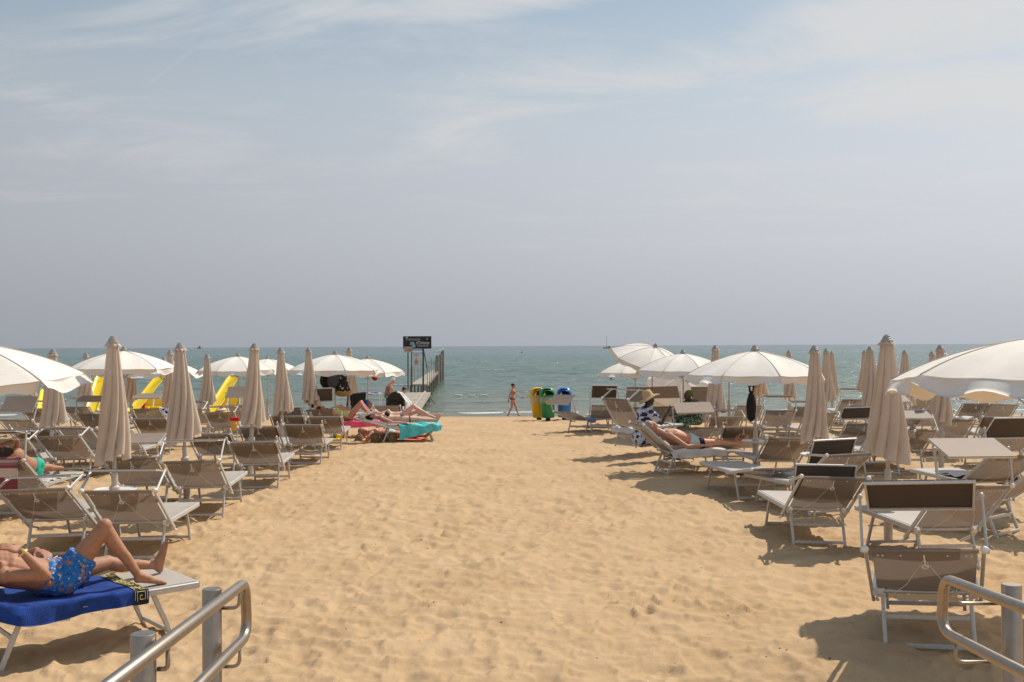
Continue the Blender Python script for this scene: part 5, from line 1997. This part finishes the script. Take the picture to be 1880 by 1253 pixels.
# --- seated woman in sun hat
d_ = 19.5
b0 = W(1188, 800, d_)
mt_ = Matrix.Translation((b0.x, d_, gz(d_))) @ Matrix.Rotation(R(-80), 4, 'Z')
J = dict(pel=V(0, -.04, .50), neck=V(0, -.03, 1.02), head=V(0, .05, 1.17), face=V(-.25, .9, -.1), crown=V(0, .1, 1),
         sR=V(.20, -.02, .96), eR=V(.27, .20, .72), wR=V(.20, .34, .93), hR=V(-.1, .55, .8), pR=V(0, -.5, .8), eL=V(-.27, .16, .72), wL=V(-.12, .36, .70), hL=V(.5, .8, 0), pL=V(0, 0, -1),
         kR=V(.12, .40, .50), aR=V(.12, .44, .10), tR=V(.13, .58, .05), kL=V(-.12, .40, .50), aL=V(-.12, .42, .10), tL=V(-.13, .56, .05))
wo, J, (u, f, r_, spine, hw) = person('woman in a straw sun hat and blue blossom dress gesturing with her raised hand', M['skin_dark'], J, V(0, 1, 0), mt_, 1.0, True, .011, M['hair_dark'], heavy=1.15)
b = MB()
for t in (-.06, .05, .15, .3, .45, .6, .72, .84):
    b.ell(spine(t), (.215, .170, .09), frame_rot(f, u), 20, 12)
for sd in 'RL':
    b.cap(J['s' + sd], .078, J['s' + sd].lerp(J['e' + sd], .55), .088)
    b.cap(J['hip' + sd], .13, J['k' + sd], .115)
    b.tube([J['k' + sd] + V(0, -.02, .03), J['k' + sd] + V(0, .0, -.12), J['k' + sd] + V(0, .03, -.24)], [.12, .14, .16], 18)
for sg in (-1, 1):
    b.ell(spine(.60) + r_ * sg * .085 + f * .12, .085)
b.cap(V(-.02, -.10, .44), .19, V(.0, .30, .44), .15)
b.cap(V(-.02, .2, .40), .16, V(.0, .34, .30), .15)
garment('dress', M['blue_dress'], b, .012, wo)
b = MB()
tl = Matrix.Rotation(R(24), 3, 'X') @ Matrix.Rotation(R(-10), 3, 'Y')
pr = [(0, .13), (.05, .128), (.085, .11), (.098, .06), (.104, .01), (.115, -.01), (.17, -.02), (.22, -.045), (.235, -.06), (.228, -.056), (.17, -.028), (.11, -.018), (.095, .01), (.09, .06), (.07, .1), (0, .118)]
hb = MB().lathe(pr, 30)
hb.v = [tuple(J['head'] + V(0, -.02, .065) + tl @ V(x, y, z + .012 * math.sin(3 * math.atan2(y, x)) * (math.hypot(x, y) > .12))) for x, y, z in hb.v]
hb.build('sun_hat', M['straw'], wo, True)

# --- woman with the green head wrap
d_ = 24.2
b0 = W(1270, 790, d_)
mt_ = Matrix.Translation((b0.x, d_, gz(d_))) @ Matrix.Rotation(R(120), 4, 'Z')
J = dict(pel=V(0, -.12, .48), neck=V(0, .02, .95), head=V(0, .12, 1.06), face=V(.1, .9, -.35), crown=V(0, .35, .9),
         wR=V(.22, .38, .62), hR=V(-.4, .8, 0), pR=V(0, 0, -1), wL=V(-.22, .38, .62), hL=V(.4, .8, 0), pL=V(0, 0, -1),
         kR=V(.13, .34, .50), aR=V(.13, .38, .10), tR=V(.13, .52, .05), kL=V(-.13, .34, .50), aL=V(-.13, .38, .10), tL=V(-.13, .52, .05))
wo, J, (u, f, r_, spine, hw) = person('woman in a green head wrap and leafy printed dress sitting bent forward', M['skin_dark'], J, V(0, 1, 0), mt_, 1.0, True, .012, None, heavy=1.15)
b = MB()
for t in (-.06, .1, .2, .35, .5, .65, .78, .86):
    b.ell(spine(t), (.215, .168, .09), frame_rot(f, u), 20, 12)
for sd in 'RL':
    b.cap(J['s' + sd], .078, J['s' + sd].lerp(J['e' + sd], .8), .080)
    b.cap(J['hip' + sd], .125, J['k' + sd], .11)
    b.tube([J['k' + sd], J['k' + sd] + V(0, .02, -.2)], [.115, .14], 18)
garment('dress', M['green_dress'], b, .013, wo)
b = MB()
b.ell(J['head'] + V(0, -.03, .055), (.098, .112, .092), Matrix.Rotation(R(-25), 3, 'X'))
b.ell(J['head'] + V(0, -.11, .03), (.06, .05, .05))
garment('head_wrap', mat('moss green cotton', (.085, .115, .012), .9, 0, .2, 20), b, .010, wo)

# --- dark haired person lying left of the rucksacks and feet at the left edge
d_ = 30.5
b0 = W(612, 770, d_)
mt_ = Matrix.Translation((b0.x, d_, gz(d_))) @ Matrix.Rotation(R(75), 4, 'Z')
J = dict(pel=V(0, .2, .42), neck=V(0, .55, .58), head=V(0, .70, .70), face=V(0, .5, .8), crown=V(0, .8, .5),
         wR=V(.25, .2, .5), hR=V(0, -1, 0), pR=V(0, 0, -1), wL=V(-.25, .2, .5), hL=V(0, -1, 0), pL=V(0, 0, -1),
         kR=V(.1, -.2, .60), aR=V(.1, -.6, .46), tR=V(.1, -.72, .56), kL=V(-.1, -.2, .60), aL=V(-.1, -.6, .46), tL=V(-.1, -.72, .56))
wo, J, (u, f, r_, spine, hw) = person('dark haired bather resting low behind the path-side lounger backs', M['skin_red'], J, V(0, -.3, 1), mt_, 1.0, False, .014, M['hair_dark'], 'bun')
b = MB()
for t in (-.06, .03, .12):
    b.ell(spine(t), (.172, .130, .06), frame_rot(f, u), 18, 12)
garment('trunks', M['dark_bikini'], b, .014, wo)

# --- swimmers: head and shoulders above the water
for (px, py, d_, lab) in ((1123, 697, 100, 'swimmer with head above the water left of the tilted umbrella'), (1347, 694, 105, 'swimmer with head above the water left of the black beach bag')):
    p_ = W(px, py, d_)
    mt_ = Matrix.Translation((p_.x, d_, SEA_Z - 1.25)) @ Matrix.Rotation(R(200), 4, 'Z')
    J = dict(pel=V(0, 0, .88), neck=V(0, 0, 1.38), head=V(0, .02, 1.54), face=V(0, 1, 0), crown=V(0, 0, 1),
             wR=V(.35, .3, 1.2), hR=V(0, 1, 0), pR=V(0, 0, -1), wL=V(-.35, .3, 1.2), hL=V(0, 1, 0), pL=V(0, 0, -1),
             aR=V(.1, 0, .1), tR=V(.1, .15, .03), aL=V(-.1, 0, .1), tL=V(-.1, .15, .03))
    person(lab, M['skin_tan'], J, V(0, 1, 0), mt_, 1.0, False, .02, M['hair_dark'])
#@@PART4
# ------------------------------------------------------------------ bins
def bin_(px, pyt, d, mt, label, rz=0, lean=0):
    top = W(px, pyt, d)
    base = Vector((top.x, d, gz(d)))
    root = empty('litter_bin', base, rz)
    root.rotation_euler = (0, R(lean), rz)
    tag(root, label, 'litter bin', 'recycling bins at the end of the path')
    k = (top.z - base.z) / 1.18
    Z_ = lambda pr: [(r, z * k) for r, z in pr]
    MB().lathe(Z_([(0, .10), (.20, .10), (.215, .13), (.245, .86), (.250, .88), (.0, .88)]), 28).build('body', mt, root)
    hood = [(.268, .86), (.275, .885), (.274, .91), (.265, .95), (.255, 1.02), (.22, 1.09), (.165, 1.145), (.09, 1.175), (0, 1.18)]
    inner = [(r * .94, z - .008) for r, z in hood]
    op = lambda i, a: (2 <= i <= 5) and abs(((a + math.pi / 2 + math.pi) % (2 * math.pi)) - math.pi) < (.86 - .11 * max(0, i - 3))
    b = MB().lathe(Z_(hood), 56, skip=op)
    b.lathe(Z_(inner), 56, skip=op)
    b.lathe(Z_([(.268, .86), (.258, .852)]), 56)
    b.build('hood', mt, root)
    # rolled rim round the mouth
    pts = []
    for i in range(-10, 11):
        a = -math.pi / 2 + .80 * i / 10
        e = (1 - (i / 10) ** 2) ** .5
        z = .92 + .165 * e
        rad = np.interp(z, [.91, .95, 1.02, 1.09, 1.145], [.276, .267, .258, .223, .17])
        pts.append((rad * math.cos(a), rad * math.sin(a), z * k))
    MB().tube(pts, .012, 6).build('mouth_rim', mt, root)
    MB().lathe(Z_([(0, .84), (.225, .84), (.225, .93), (.215, .93)]), 24).build('inner_bucket', M['black_plastic'], root)
    MB().lathe(Z_([(.247, .855), (.258, .80), (.252, .72), (.262, .66), (.245, .64)]), 28, sx=1.01, sy=1.01).build('bin_liner', M['liner'], root, True)
    MB().tube([(0, .02, -.5), (0, .02, .12)], .085, 10).build('post', M['black_plastic'], root)
    MB().cap((-.13, -.20, .90 * k), .035, (-.10, -.24, .99 * k), .012).build('sticking_paper', M['white_paint'] if mt is not M['green_bin'] else M['yellow'], root, True)
    return root


bin_(990, 711, 34.2, M['yellow_bin'], 'yellow litter bin with domed hood, leftmost of the three bins', R(14), -5)
g_ = bin_(1006, 711.5, 33.6, M['green_bin'], 'green litter bin with domed hood between the yellow and blue bins', R(4), -1.5)
bin_(1036, 711.5, 34.0, M['blue_bin'], 'blue litter bin with domed hood, partly behind the lone lounger', R(-3), 0)
sb = MB().lathe([(0, .0), (.085, 0), (.085, .012), (0, .012)], 20)
sb.v = [(x, -.232 - z, .62 + y * .85) for x, y, z in sb.v]
sb.build('sticker', M['sign_yellow'], g_)
sb = MB().lathe([(0, .0), (.03, 0), (.03, .006), (0, .006)], 12)
sb.v = [(x, -.246 - z, .61 + y) for x, y, z in sb.v]
sb.build('sticker_emblem', M['red'], g_)


# ------------------------------------------------------------------ pedal boats
def pedal_boat(px, pyt, d, rz, label):
    """catamaran pedal boat with a slide; px,pyt: top of the slide"""
    top = W(px, pyt, d)
    gzd = max(gz(d), SEA_Z - .1)
    root = empty('pedal_boat', Vector((top.x, d, gzd)), rz)
    tag(root, label, 'pedal boat', 'yellow pedal boats with slides drawn up at the water')
    Ht = top.z - gzd
    for s in (-1, 1):
        b = MB()
        b.cap((s * .55, -1.55, .28), .10, (s * .55, -.9, .22), .21)
        b.cap((s * .55, -.9, .22), .21, (s * .55, 1.2, .22), .21)
        b.cap((s * .55, 1.2, .22), .21, (s * .55, 1.5, .26), .14)
        b.build('hull', M['yellow'], root, True)
    MB().box((0, .1, .40), (1.15, 2.0, .08)).build('deck', M['white_paint'], root)
    for s in (-.28, .28):
        b = MB().box((s, .05, .50), (.42, .40, .12)).box((s, .27, .68), (.42, .08, .40), Matrix.Rotation(R(-12), 3, 'X'))
        b.build('seat', M['yellow'], root)

    def fn(uu, vv):
        t = vv
        y = .85 - 2.3 * t
        z = .34 + (Ht - .40) * (1 - t) ** 1.05 * (1 if t < .85 else 1) + .10 * max(0, t - .8) * 2
        x = (uu - .5) * .56
        side = .13 * abs(2 * uu - 1) ** 3.5
        return (x, y, z + side)
    MB().sheet(fn, 12, 24, .03).build('slide', M['yellow'], root, True)
    for s in (-.24, .24):
        MB().tube([(s, 1.12, .40), (s, .98, Ht - .25), (s, .92, Ht + .22), (s, .70, Ht + .20), (s, .66, Ht - .10)], .016, 6).build('ladder_rail', M['alu'], root)
    for i in range(4):
        t = (i + .6) / 4.4
        y = 1.12 - .14 * t
        z = .40 + (Ht - .65) * t
        MB().tube([(-.24, y, z), (.24, y, z)], .014, 6).build('rung', M['alu'], root)
    MB().lathe([(0, .46), (.07, .46), (.07, .75), (0, .77)], 12, (.0, -.6, 0)).build('steering_post', M['red'], root)
    return root


pedal_boat(278, 690, 46.0, R(-14), 'yellow pedal boat with slide right of the tallest folded umbrella')
pedal_boat(180, 690, 46.5, R(10), 'yellow pedal boat with slide peeping out left of the tallest folded umbrella')
pedal_boat(416, 690, 45.0, R(-10), 'yellow pedal boat with hull showing beside the slim folded umbrella')
pedal_boat(84, 716, 46.5, R(20), 'yellow pedal boat almost hidden under the big left canopy')


# ------------------------------------------------------------------ stainless hand rails
def rail_fillet(pts, rad, n=8):
    pts = [Vector(p) for p in pts]
    out_ = [pts[0]]
    for a, b_, c_ in zip(pts, pts[1:], pts[2:]):
        d1, d2 = (a - b_).normalized(), (c_ - b_).normalized()
        ang = d1.angle(d2)
        t = min(rad / math.tan(ang / 2), (a - b_).length * .49, (c_ - b_).length * .49)
        p1, p2 = b_ + d1 * t, b_ + d2 * t
        for i in range(n + 1):
            s = i / n
            out_.append(p1 * (1 - s) ** 2 + b_ * 2 * s * (1 - s) + p2 * s * s)
    out_.append(pts[-1])
    return out_


def handrail(sg, posts, xr, yend, zend, label):
    """sg: side the tube stands off the posts; posts: list of (x, y, ztop)"""
    root = empty('handrail', (posts[-1][0], posts[-1][1], 0))
    tag(root, label, 'handrail', 'brushed steel handrails of the beach ramp')
    o_ = root.location
    sl = -.070
    sk = .048 if sg > 0 else 0.0
    xa = lambda y: xr + sk * (yend - y)
    z_up = lambda y: zend + (y - yend) * sl
    dz = .225
    y0 = .2
    pts = [(xa(y0), y0, z_up(y0)), (xr, yend + .02, zend), (xr, yend + .06, zend - dz), (xa(y0), y0, z_up(y0) - dz - .02)]
    pts = rail_fillet(pts, .085)
    MB().tube([Vector(p) - o_ for p in pts], .0215, 18).build('rail', M['steel'], root, True)
    for (x, y, zt) in posts:
        b = MB().lathe([(0, -.4), (.038, -.4), (.038, zt - .004), (.035, zt), (0, zt)], 28, Vector((x, y, 0)) - o_)
        b.build('post', M['steel'], root)
        for dzz in (.0, dz + .01):
            zr = z_up(y) - dzz
            yb = y + .02
            xs = x + sg * .036
            pts2 = rail_fillet([(xs, yb, zr - .085), (xa(y), yb, zr - .085), (xa(y), yb, zr - .015)], .045)
            MB().tube([Vector(p) - o_ for p in pts2], .0075, 8).build('rail_bracket', M['steel'], root, True)
    return root


P2 = W(389, 1081, 4.04)
P1 = W(263, 1163, 3.06)
tl_ = W(447, 1068, 4.14)
handrail(1, [(P1.x, P1.y, P1.z), (P2.x, P2.y, P2.z), (-1.07, 1.9, 1.40)], tl_.x, 4.14, tl_.z - .01, 'brushed steel handrail with two round posts on the left')
Q2 = W(1857, 1073, 4.04)
tr_ = W(1738, 1060, 4.14)
handrail(-1, [(Q2.x, Q2.y, Q2.z), (Q2.x - .06, 3.06, Q2.z + .08), (Q2.x - .1, 1.9, Q2.z + .15)], tr_.x, 4.14, tr_.z - .01, 'brushed steel handrail with a rounded end on the right')


# ------------------------------------------------------------------ bags and cloths
def soft(name, label, cat, parts, mt, px, py, d, voxel=.016, it=4, group=None, mtx=None):
    p_ = W(px, py, d) if mtx is None else None
    b = MB()
    for kind, *a in parts:
        getattr(b, kind)(*a)
    o_ = remesh(b, name, mt, voxel, it)
    if mtx is None:
        o_.location = p_
    else:
        o_.matrix_world = mtx
    tag(o_, label, cat, group)
    return o_


d_ = 25.6
rk = soft('rucksack', 'black rucksack hanging high on the umbrella pole beside the grey one', 'rucksack',
          [('ell', (0, 0, 0), (.17, .14, .26)), ('ell', (-.06, -.02, -.10), (.16, .15, .20)), ('cap', (0, 0, .2), .07, (.04, 0, .30), .03)], M['black'], 603, 692, d_)
MB().tube([(-.08, .02, -.22), (-.10, 0, -.42), (-.02, 0, -.58)], .012, 6).build('strap', M['black_plastic'], rk, True)
MB().tube([(.02, -.10, .24), (-.10, -.16, .1), (-.12, -.16, -.15)], .018, 6).build('strap', M['black_plastic'], rk, True)
rk = soft('rucksack', 'slate grey rucksack hanging from the umbrella pole', 'rucksack',
          [('ell', (0, 0, 0), (.19, .13, .20)), ('ell', (-.03, -.03, -.08), (.16, .13, .16)), ('ell', (.1, .0, .05), (.12, .11, .14))], M['grey_fab'], 615, 696, d_ - .28)
MB().tube([(-.02, 0, .17), (.04, 0, .34), (.08, 0, .17)], .012, 6).build('strap', M['black_plastic'], rk, True)
MB().cap((-.12, -.10, .05), .012, (.12, -.10, .06), .012).build('zip_flap', M['black_plastic'], rk, True)
bb = soft('beach_bag', 'black daisy print beach bag with straw bottom below the rucksacks', 'bag',
          [('cap', (.02, 0, .10), .13, (.03, 0, -.10), .15), ('ell', (.02, 0, -.12), (.20, .14, .10))], M['daisy_bag'], 628, 707, d_ - .3)
b = MB().ell((.02, 0, -.20), (.205, .15, .10)).cap((-.14, 0, -.15), .05, (.18, 0, -.15), .05)
remesh(b, 'bag_base', M['straw_dark'], .016, 3, bb)
MB().tube([(-.05, 0, .2), (.0, 0, .38), (.09, -.02, .40), (.12, -.03, .2)], .016, 6).build('handle', M['daisy_bag'], bb, True)
soft('pouch', 'small black pouch dangling beneath the daisy print bag', 'pouch', [('ell', (0, 0, 0), (.09, .04, .07)), ('cap', (-.05, 0, .08), .03, (.02, 0, .05), .03)], M['black'], 627, 723, d_ - .3)

# black towel drying on a raised shade, blue cloth beside it
p_ = W(654, 722, 33)


def bl(uu, vv):
    x = (uu - .5) * .60
    if vv < .2:
        return (x, .20 - vv, .012 * math.sin(9 * uu))
    return (x + .02 * math.sin(5 * vv), -.02 - .03 * math.sin(8 * uu + 2) * vv, -(vv - .2) * (.62 + .08 * math.sin(6 * uu)))


t_ = MB().sheet(bl, 20, 16, .03).build('black_towel', M['black'], None, True)
t_.location = p_
tag(t_, 'black towel hung up to dry left of the stroller', 'towel')
t_ = MB().sheet(lambda uu, vv: ((uu - .5) * .50, (vv - .5) * .3, .035 * math.sin(9 * uu + 3 * vv)), 14, 8, .035).build('blue_cloth', M['blue_cloth'], None, True)
t_.location = W(681, 722.5, 33.5)
tag(t_, 'blue and white cloth thrown over a shade between black towel and stroller', 'cloth')
b = MB()
for x, y in ((-.45, -.2), (.62, -.2), (-.45, .25), (.62, .25)):
    b.tube([(x, y, -.9), (x, y, .0)], .012, 6)
b.bar((-.47, -.2, 0), (.64, -.2, 0), .03, .03, (0, 1, 0)).bar((-.47, .25, 0), (.64, .25, 0), .03, .03, (0, 1, 0))
b.sheet(lambda uu, vv: (-.45 + 1.07 * uu, -.2 + .45 * vv, -.004), 2, 2, .006)
q = b.build('drying_frame', M['white_plastic'], None)
q.location = W(664, 722.8, 33.3)
tag(q, 'thin legged white frame on which the black towel dries', 'frame')
bg_ = soft('beach_ball', 'dark blue and orange beach ball under the black towel', 'ball', [('ell', (0, 0, 0), (.19, .19, .16), None, 24, 18)], M['ball'], 672, 744, 31, .02, 2)

# red cloth hanging under the umbrella rim by the pier
t_ = MB().sheet(lambda uu, vv: ((uu - .5) * (.30 - .17 * vv ** 1.5), .03 * math.sin(6 * uu), -.30 * vv - .02 * math.cos((uu - .5) * 5) * vv), 12, 12, .02).build('red_cloth', M['red'], None, True)
t_.location = W(688, 680.5, 31)
tag(t_, 'red cloth hanging beneath the rim of the umbrella nearest the pier', 'cloth')

# black beach bag on the right pole
d_ = 16.75
q = soft('beach_bag', 'long black beach bag hanging on the umbrella pole by the round tray', 'bag',
         [('cap', (0, 0, 0), .055, (-.0, 0, -.33), .072), ('ell', (0, 0, -.18), (.085, .05, .24)), ('cap', (0, 0, .02), .05, (0, 0, .08), .025)], M['black'], 1379, 729, d_, .010)
MB().tube([(-.02, 0, .08), (-.035, 0, .26), (-.02, 0, .46), (.03, 0, .60)], .017, 8).tube([(.03, 0, .06), (.05, 0, .26), (.055, 0, .48)], .012, 8).build('strap', M['black'], q, True)
t_ = MB().sheet(lambda uu, vv: (-.10 + .15 * uu + .05 * vv * (1 - uu), .02 * math.sin(7 * uu), -.24 * vv), 8, 8, .02).build('black_cloth', M['black'], None, True)
t_.location = W(1380, 684, d_)
tag(t_, 'black cloth flap hooked under the canopy above the long black bag', 'cloth')


# ------------------------------------------------------------------ stroller
d_ = 27.6
p_ = W(727, 770, d_)
st = tag(empty('stroller', Vector((p_.x, d_, gz(d_))), R(8)), 'charcoal stroller with olive hood parked behind the lounger of the black bikini woman', 'stroller')
ht = 1.10


def hood(uu, vv):
    a = R(-8) + R(118) * vv
    x = (uu - .5) * .50
    wr = math.sqrt(max(0, 1 - (2 * uu - 1) ** 2 * .82))
    rr = .36 * wr + .03
    return (x, .02 + rr * math.cos(a) * 1.0, .72 + rr * math.sin(a) * 1.05)


MB().sheet(hood, 18, 18, .012).build('hood', M['olive_grey'], st, True)
b = MB()
b.sheet(lambda uu, vv: ((uu - .5) * .36, .10 - .10 * vv + .10, .38 + .46 * vv), 4, 6, .05)
b.sheet(lambda uu, vv: ((uu - .5) * .36, -.24 + .44 * vv, .40 - .02 * math.sin(3 * vv)), 4, 4, .06)
b.build('seat', M['stroller_dark'], st, True)
for s in (-1, 1):
    MB().tube(rail_fillet([(s * .25, -.42, .12), (s * .25, .10, .62), (s * .25, .36, 1.0)], .1), .016, 8).build('frame_tube', M['black_plastic'], st, True)
    MB().tube([(s * .25, .38, .14), (s * .25, -.02, .52)], .016, 8).build('frame_tube', M['black_plastic'], st, True)
    for y in (-.42, .38):
        MB().tube([(s * .27 + .02 * math.cos(0), y + .11 * math.cos(i * math.pi / 10), .13 + .11 * math.sin(i * math.pi / 10)) for i in range(20)], .022, 8, True).build('wheel', M['black_plastic'], st, True)
MB().tube([(-.25, .36, 1.0), (.25, .36, 1.0)], .018, 8).build('handlebar', M['black_plastic'], st, True)
MB().tube(rail_fillet([(-.24, .05, .58), (-.22, -.32, .60), (.22, -.32, .60), (.24, .05, .58)], .1), .02, 8).build('bumper_bar', M['grey_fab'], st, True)
wc = MB().sheet(lambda uu, vv: (.02 + .26 * min(1, vv * 2.2) + .24 * uu * (.3 + .7 * vv), -.12 + .30 * (uu - .5) * 1.3 + .02 * math.sin(14 * uu), 1.09 - .03 * uu - (.80 * max(0, vv - .12)) + .02 * math.sin(9 * uu)), 16, 20, .008).build('white_cloth', M['white_cloth'], None, True)
wc.matrix_world = Matrix.Translation(st.location) @ Matrix.Rotation(R(8), 4, 'Z')
tag(wc, 'white cloth draped over the right side of the stroller', 'cloth')

# ------------------------------------------------------------------ sandcastles and toys
rs = random.Random(9)
for (px, py, sc, lab) in ((689, 811, 1.0, 'bucket shaped sandcastle at the left of the three in a row'), (705, 809, .85, 'smaller crumbling sandcastle in the middle of the three'),
                          (721, 811, 1.02, 'bucket shaped sandcastle at the right of the three in a row'), (660, 808, .7, 'pointed little sand heap left of the three sandcastles')):
    p_ = ground(px, py)
    b = MB()
    if sc > .75:
        b.tube([(0, 0, -.04), (0, 0, .10), (0, 0, .20 * sc)], [.115 * sc, .105 * sc, .088 * sc], 16)
    else:
        b.tube([(0, 0, -.04), (0, 0, .08), (0, 0, .18)], [.15, .09, .02], 12)
    for k in range(14):
        a = rs.uniform(0, 6.28)
        b.ell((.11 * sc * math.cos(a), .11 * sc * math.sin(a), rs.uniform(0, .16) * sc), rs.uniform(.015, .03))
    o_ = remesh(b, 'sandcastle', M['sand_castle'], .012, 2)
    o_.location = p_
    tag(o_, lab, 'sandcastle', 'sandcastles in front of the turquoise towel')
p_ = ground(622, 806)
q = MB().tube([(0, 0, 0), (0, 0, .10)], [.07, .09], 16).tube([(.085 * math.cos(i * .314), 0, .10 + .085 * math.sin(i * .314)) for i in range(11)], .006, 6).build('toy_bucket', M['yellow'])
q.location = p_
tag(q, 'yellow toy bucket under the last path-side lounger', 'toy')
q = MB().cap((0, 0, .02), .03, (.12, .02, .03), .02).cap((.12, .02, .03), .014, (.26, .04, .04), .012).ell((-.03, 0, .03), (.08, .05, .02)).build('toy_spade', M['yellow'], None, True)
q.location = ground(614, 809)
tag(q, 'yellow toy spade lying on the sand below the last path-side lounger', 'toy')
q = MB().tube([(0, 0, 0), (0, 0, .20)], [.07, .085], 16).build('toy_pail', mat('bright orange plastic', (.75, .14, .02), .4))
q.location = ground(634, 803)
MB().lathe([(.088, .19), (.092, .2), (.085, .21)], 16).build('rim', M['yellow'], q)
tag(q, 'orange toy pail with yellow rim beside the lounger leg', 'toy')
q = MB().tube([(0, 0, 0), (0, 0, .42)], [.13, .17], 18).build('toy_bucket', mat('honey yellow plastic', (.70, .33, .03), .4))
q.location = Vector((W(431, 776, 23.4).x, 23.4, gz(23.4) + .34))
MB().lathe([(.172, .38), (.18, .40), (.176, .50), (.0, .51)], 18).build('lid', M['red'], q)
q.scale = (.6, .6, .6)
tag(q, 'honey coloured tub with red lid beyond the see-through lounger at left', 'bucket')
# flip flops
for (px, py, a_, mt_, lab) in ((1346, 871, .3, M['black_plastic'], 'black sandal left of the tray pole, nearer the sunbathing man'), (1358, 873, 1.0, M['black_plastic'], 'black sandal left of the tray pole, nearer the flat lounger')):
    q = MB().ell((0, 0, .015), (.05, .13, .014)).tube([(-.04, .0, .02), (0, .06, .07), (.04, .0, .02)], .012, 6).tube([(-.03, -.09, .02), (0, -.12, .06), (.03, -.09, .02)], .01, 6).build('sandal', mt_, None, True)
    q.location = ground(px, py)
    q.rotation_euler = (0, 0, a_)
    tag(q, lab, 'sandal')
t_ = MB().sheet(lambda uu, vv: ((uu - .5) * .32, (vv - .5) * .2, .02 * math.sin(8 * uu + 3 * vv)), 12, 8, .03).build('white_cloth', M['white_cloth'], None, True)
rt_, ph_, ps_ = LOUNGERS['R22']
t_.matrix_world = lmat('R22') @ Matrix.Translation((.12, -BL * math.sin(ph_), HZ + BL * math.cos(ph_) + .035))
tag(t_, 'white cloth lying on the top bar of a lounger below the big right canopy', 'cloth')
q = soft('beach_bag', 'white and navy beach bag right of the dark brown folded lounger at left', 'bag', [('ell', (0, 0, 0), (.16, .1, .13)), ('ell', (.1, 0, .03), (.1, .08, .1))], printed('white bag with navy blotches', (.72, .72, .74), (.02, .04, .25), 9, (.3, .42)), 303, 757, 27)
q = soft('white_bundle', 'white bundled towel left of the folded umbrella by the big left canopy', 'towel', [('ell', (0, 0, 0), (.22, .14, .10)), ('ell', (.1, 0, -.03), (.15, .14, .08))], M['white_cloth'], 21, 742, 30)
q = soft('sandal_pair', 'blue trainer by the lounger between bins and sun hat', 'shoe', [('cap', (-.06, 0, .05), .05, (.08, 0, .04), .045)], M['blue_cloth'], 1086, 775, 26.5)
mt_ = lmat('R0')
drape('white towel on the foot end of the lone lounger near the bins', M['white_cloth'], mt_, .55, 1.2, -.28, .34, .06, wav=.02)

# ------------------------------------------------------------------ boats and buoys far out
d_ = 1150.0
p_ = W(1113, 640, d_)
bt_ = tag(empty('sailing_boat', Vector((p_.x, d_, SEA_Z))), 'small sailing boat with bare mast on the horizon', 'boat')
b = MB().cap((-3.2, 0, .5), .5, (2.6, 0, .5), .8).box((0, 0, .9), (6.2, 1.6, .5))
remesh(b, 'hull', M['sign_grey'], .12, 3, bt_)
MB().tube([(.2, 0, 1), (.2, 0, 14.2)], .12, 8).build('mast', M['rust'], bt_, True)
MB().tube([(.2, 0, 2.4), (4.2, 0, 2.2)], .22, 8).build('boom', M['navy'], bt_, True)
MB().box((3.6, 0, 1.2), (2.2, 1.4, 1.5)).build('cabin', M['hull_red'], bt_)
p_ = W(1133, 639.5, d_)
bt2 = tag(empty('motor_boat', Vector((p_.x, d_, SEA_Z))), 'low white motor boat just right of the sailing boat', 'boat')
b = MB().cap((-5, 0, .4), .4, (4, 0, .6), .7).box((0, 0, .8), (9, 1.8, .5))
remesh(b, 'hull', M['white_paint'], .12, 3, bt2)
MB().box((3.8, 0, 1.7), (.8, 1.4, 1.6)).build('engine', M['navy'], bt2)
p_ = W(366, 638, 2600)
q = MB().box((0, 0, 2), (10, 4, 3)).box((1, 0, 5), (4, 3, 4)).build('distant_ship', M['sign_grey'])
q.location = (p_.x, 2600, SEA_Z)
tag(q, 'tiny grey ship on the horizon above the closed umbrellas at left', 'ship')
for (px, py, d_, mt_, lab) in ((827, 653, 0, 'yellow', 'yellow buoy on the water right of the pier piles'), (351, 657.5, 0, 'yellow', 'yellow buoy right of the second tallest left umbrella'),
                               (1102, 655, 0, 'white_paint', 'white buoy left of the frayed umbrella wing'), (1023, 668, 0, 'white_paint', 'white buoy above the green bin'),
                               (958, 648, 0, 'rust', 'dark buoy far out above the walking woman'), (948, 662, 0, 'rust', 'dark buoy right above the walking woman'),
                               (1548, 648, 0, 'yellow', 'yellow buoy right of the clustered folded umbrellas')):
    hor = 635.5 - (px - 940) * math.tan(ROLL)
    d_ = (CAM.z - SEA_Z) * F / (py - hor)
    s = 1.3 * d_ / F
    q = MB().ell((0, 0, .3 * s), (s, s, s)).cap((0, 0, s), .35 * s, (0, 0, 2.0 * s), .12 * s).build('buoy', M[mt_], None, True)
    q.location = (W(px, py, d_).x, d_, SEA_Z)
    tag(q, lab, 'buoy', 'swimming area buoys')
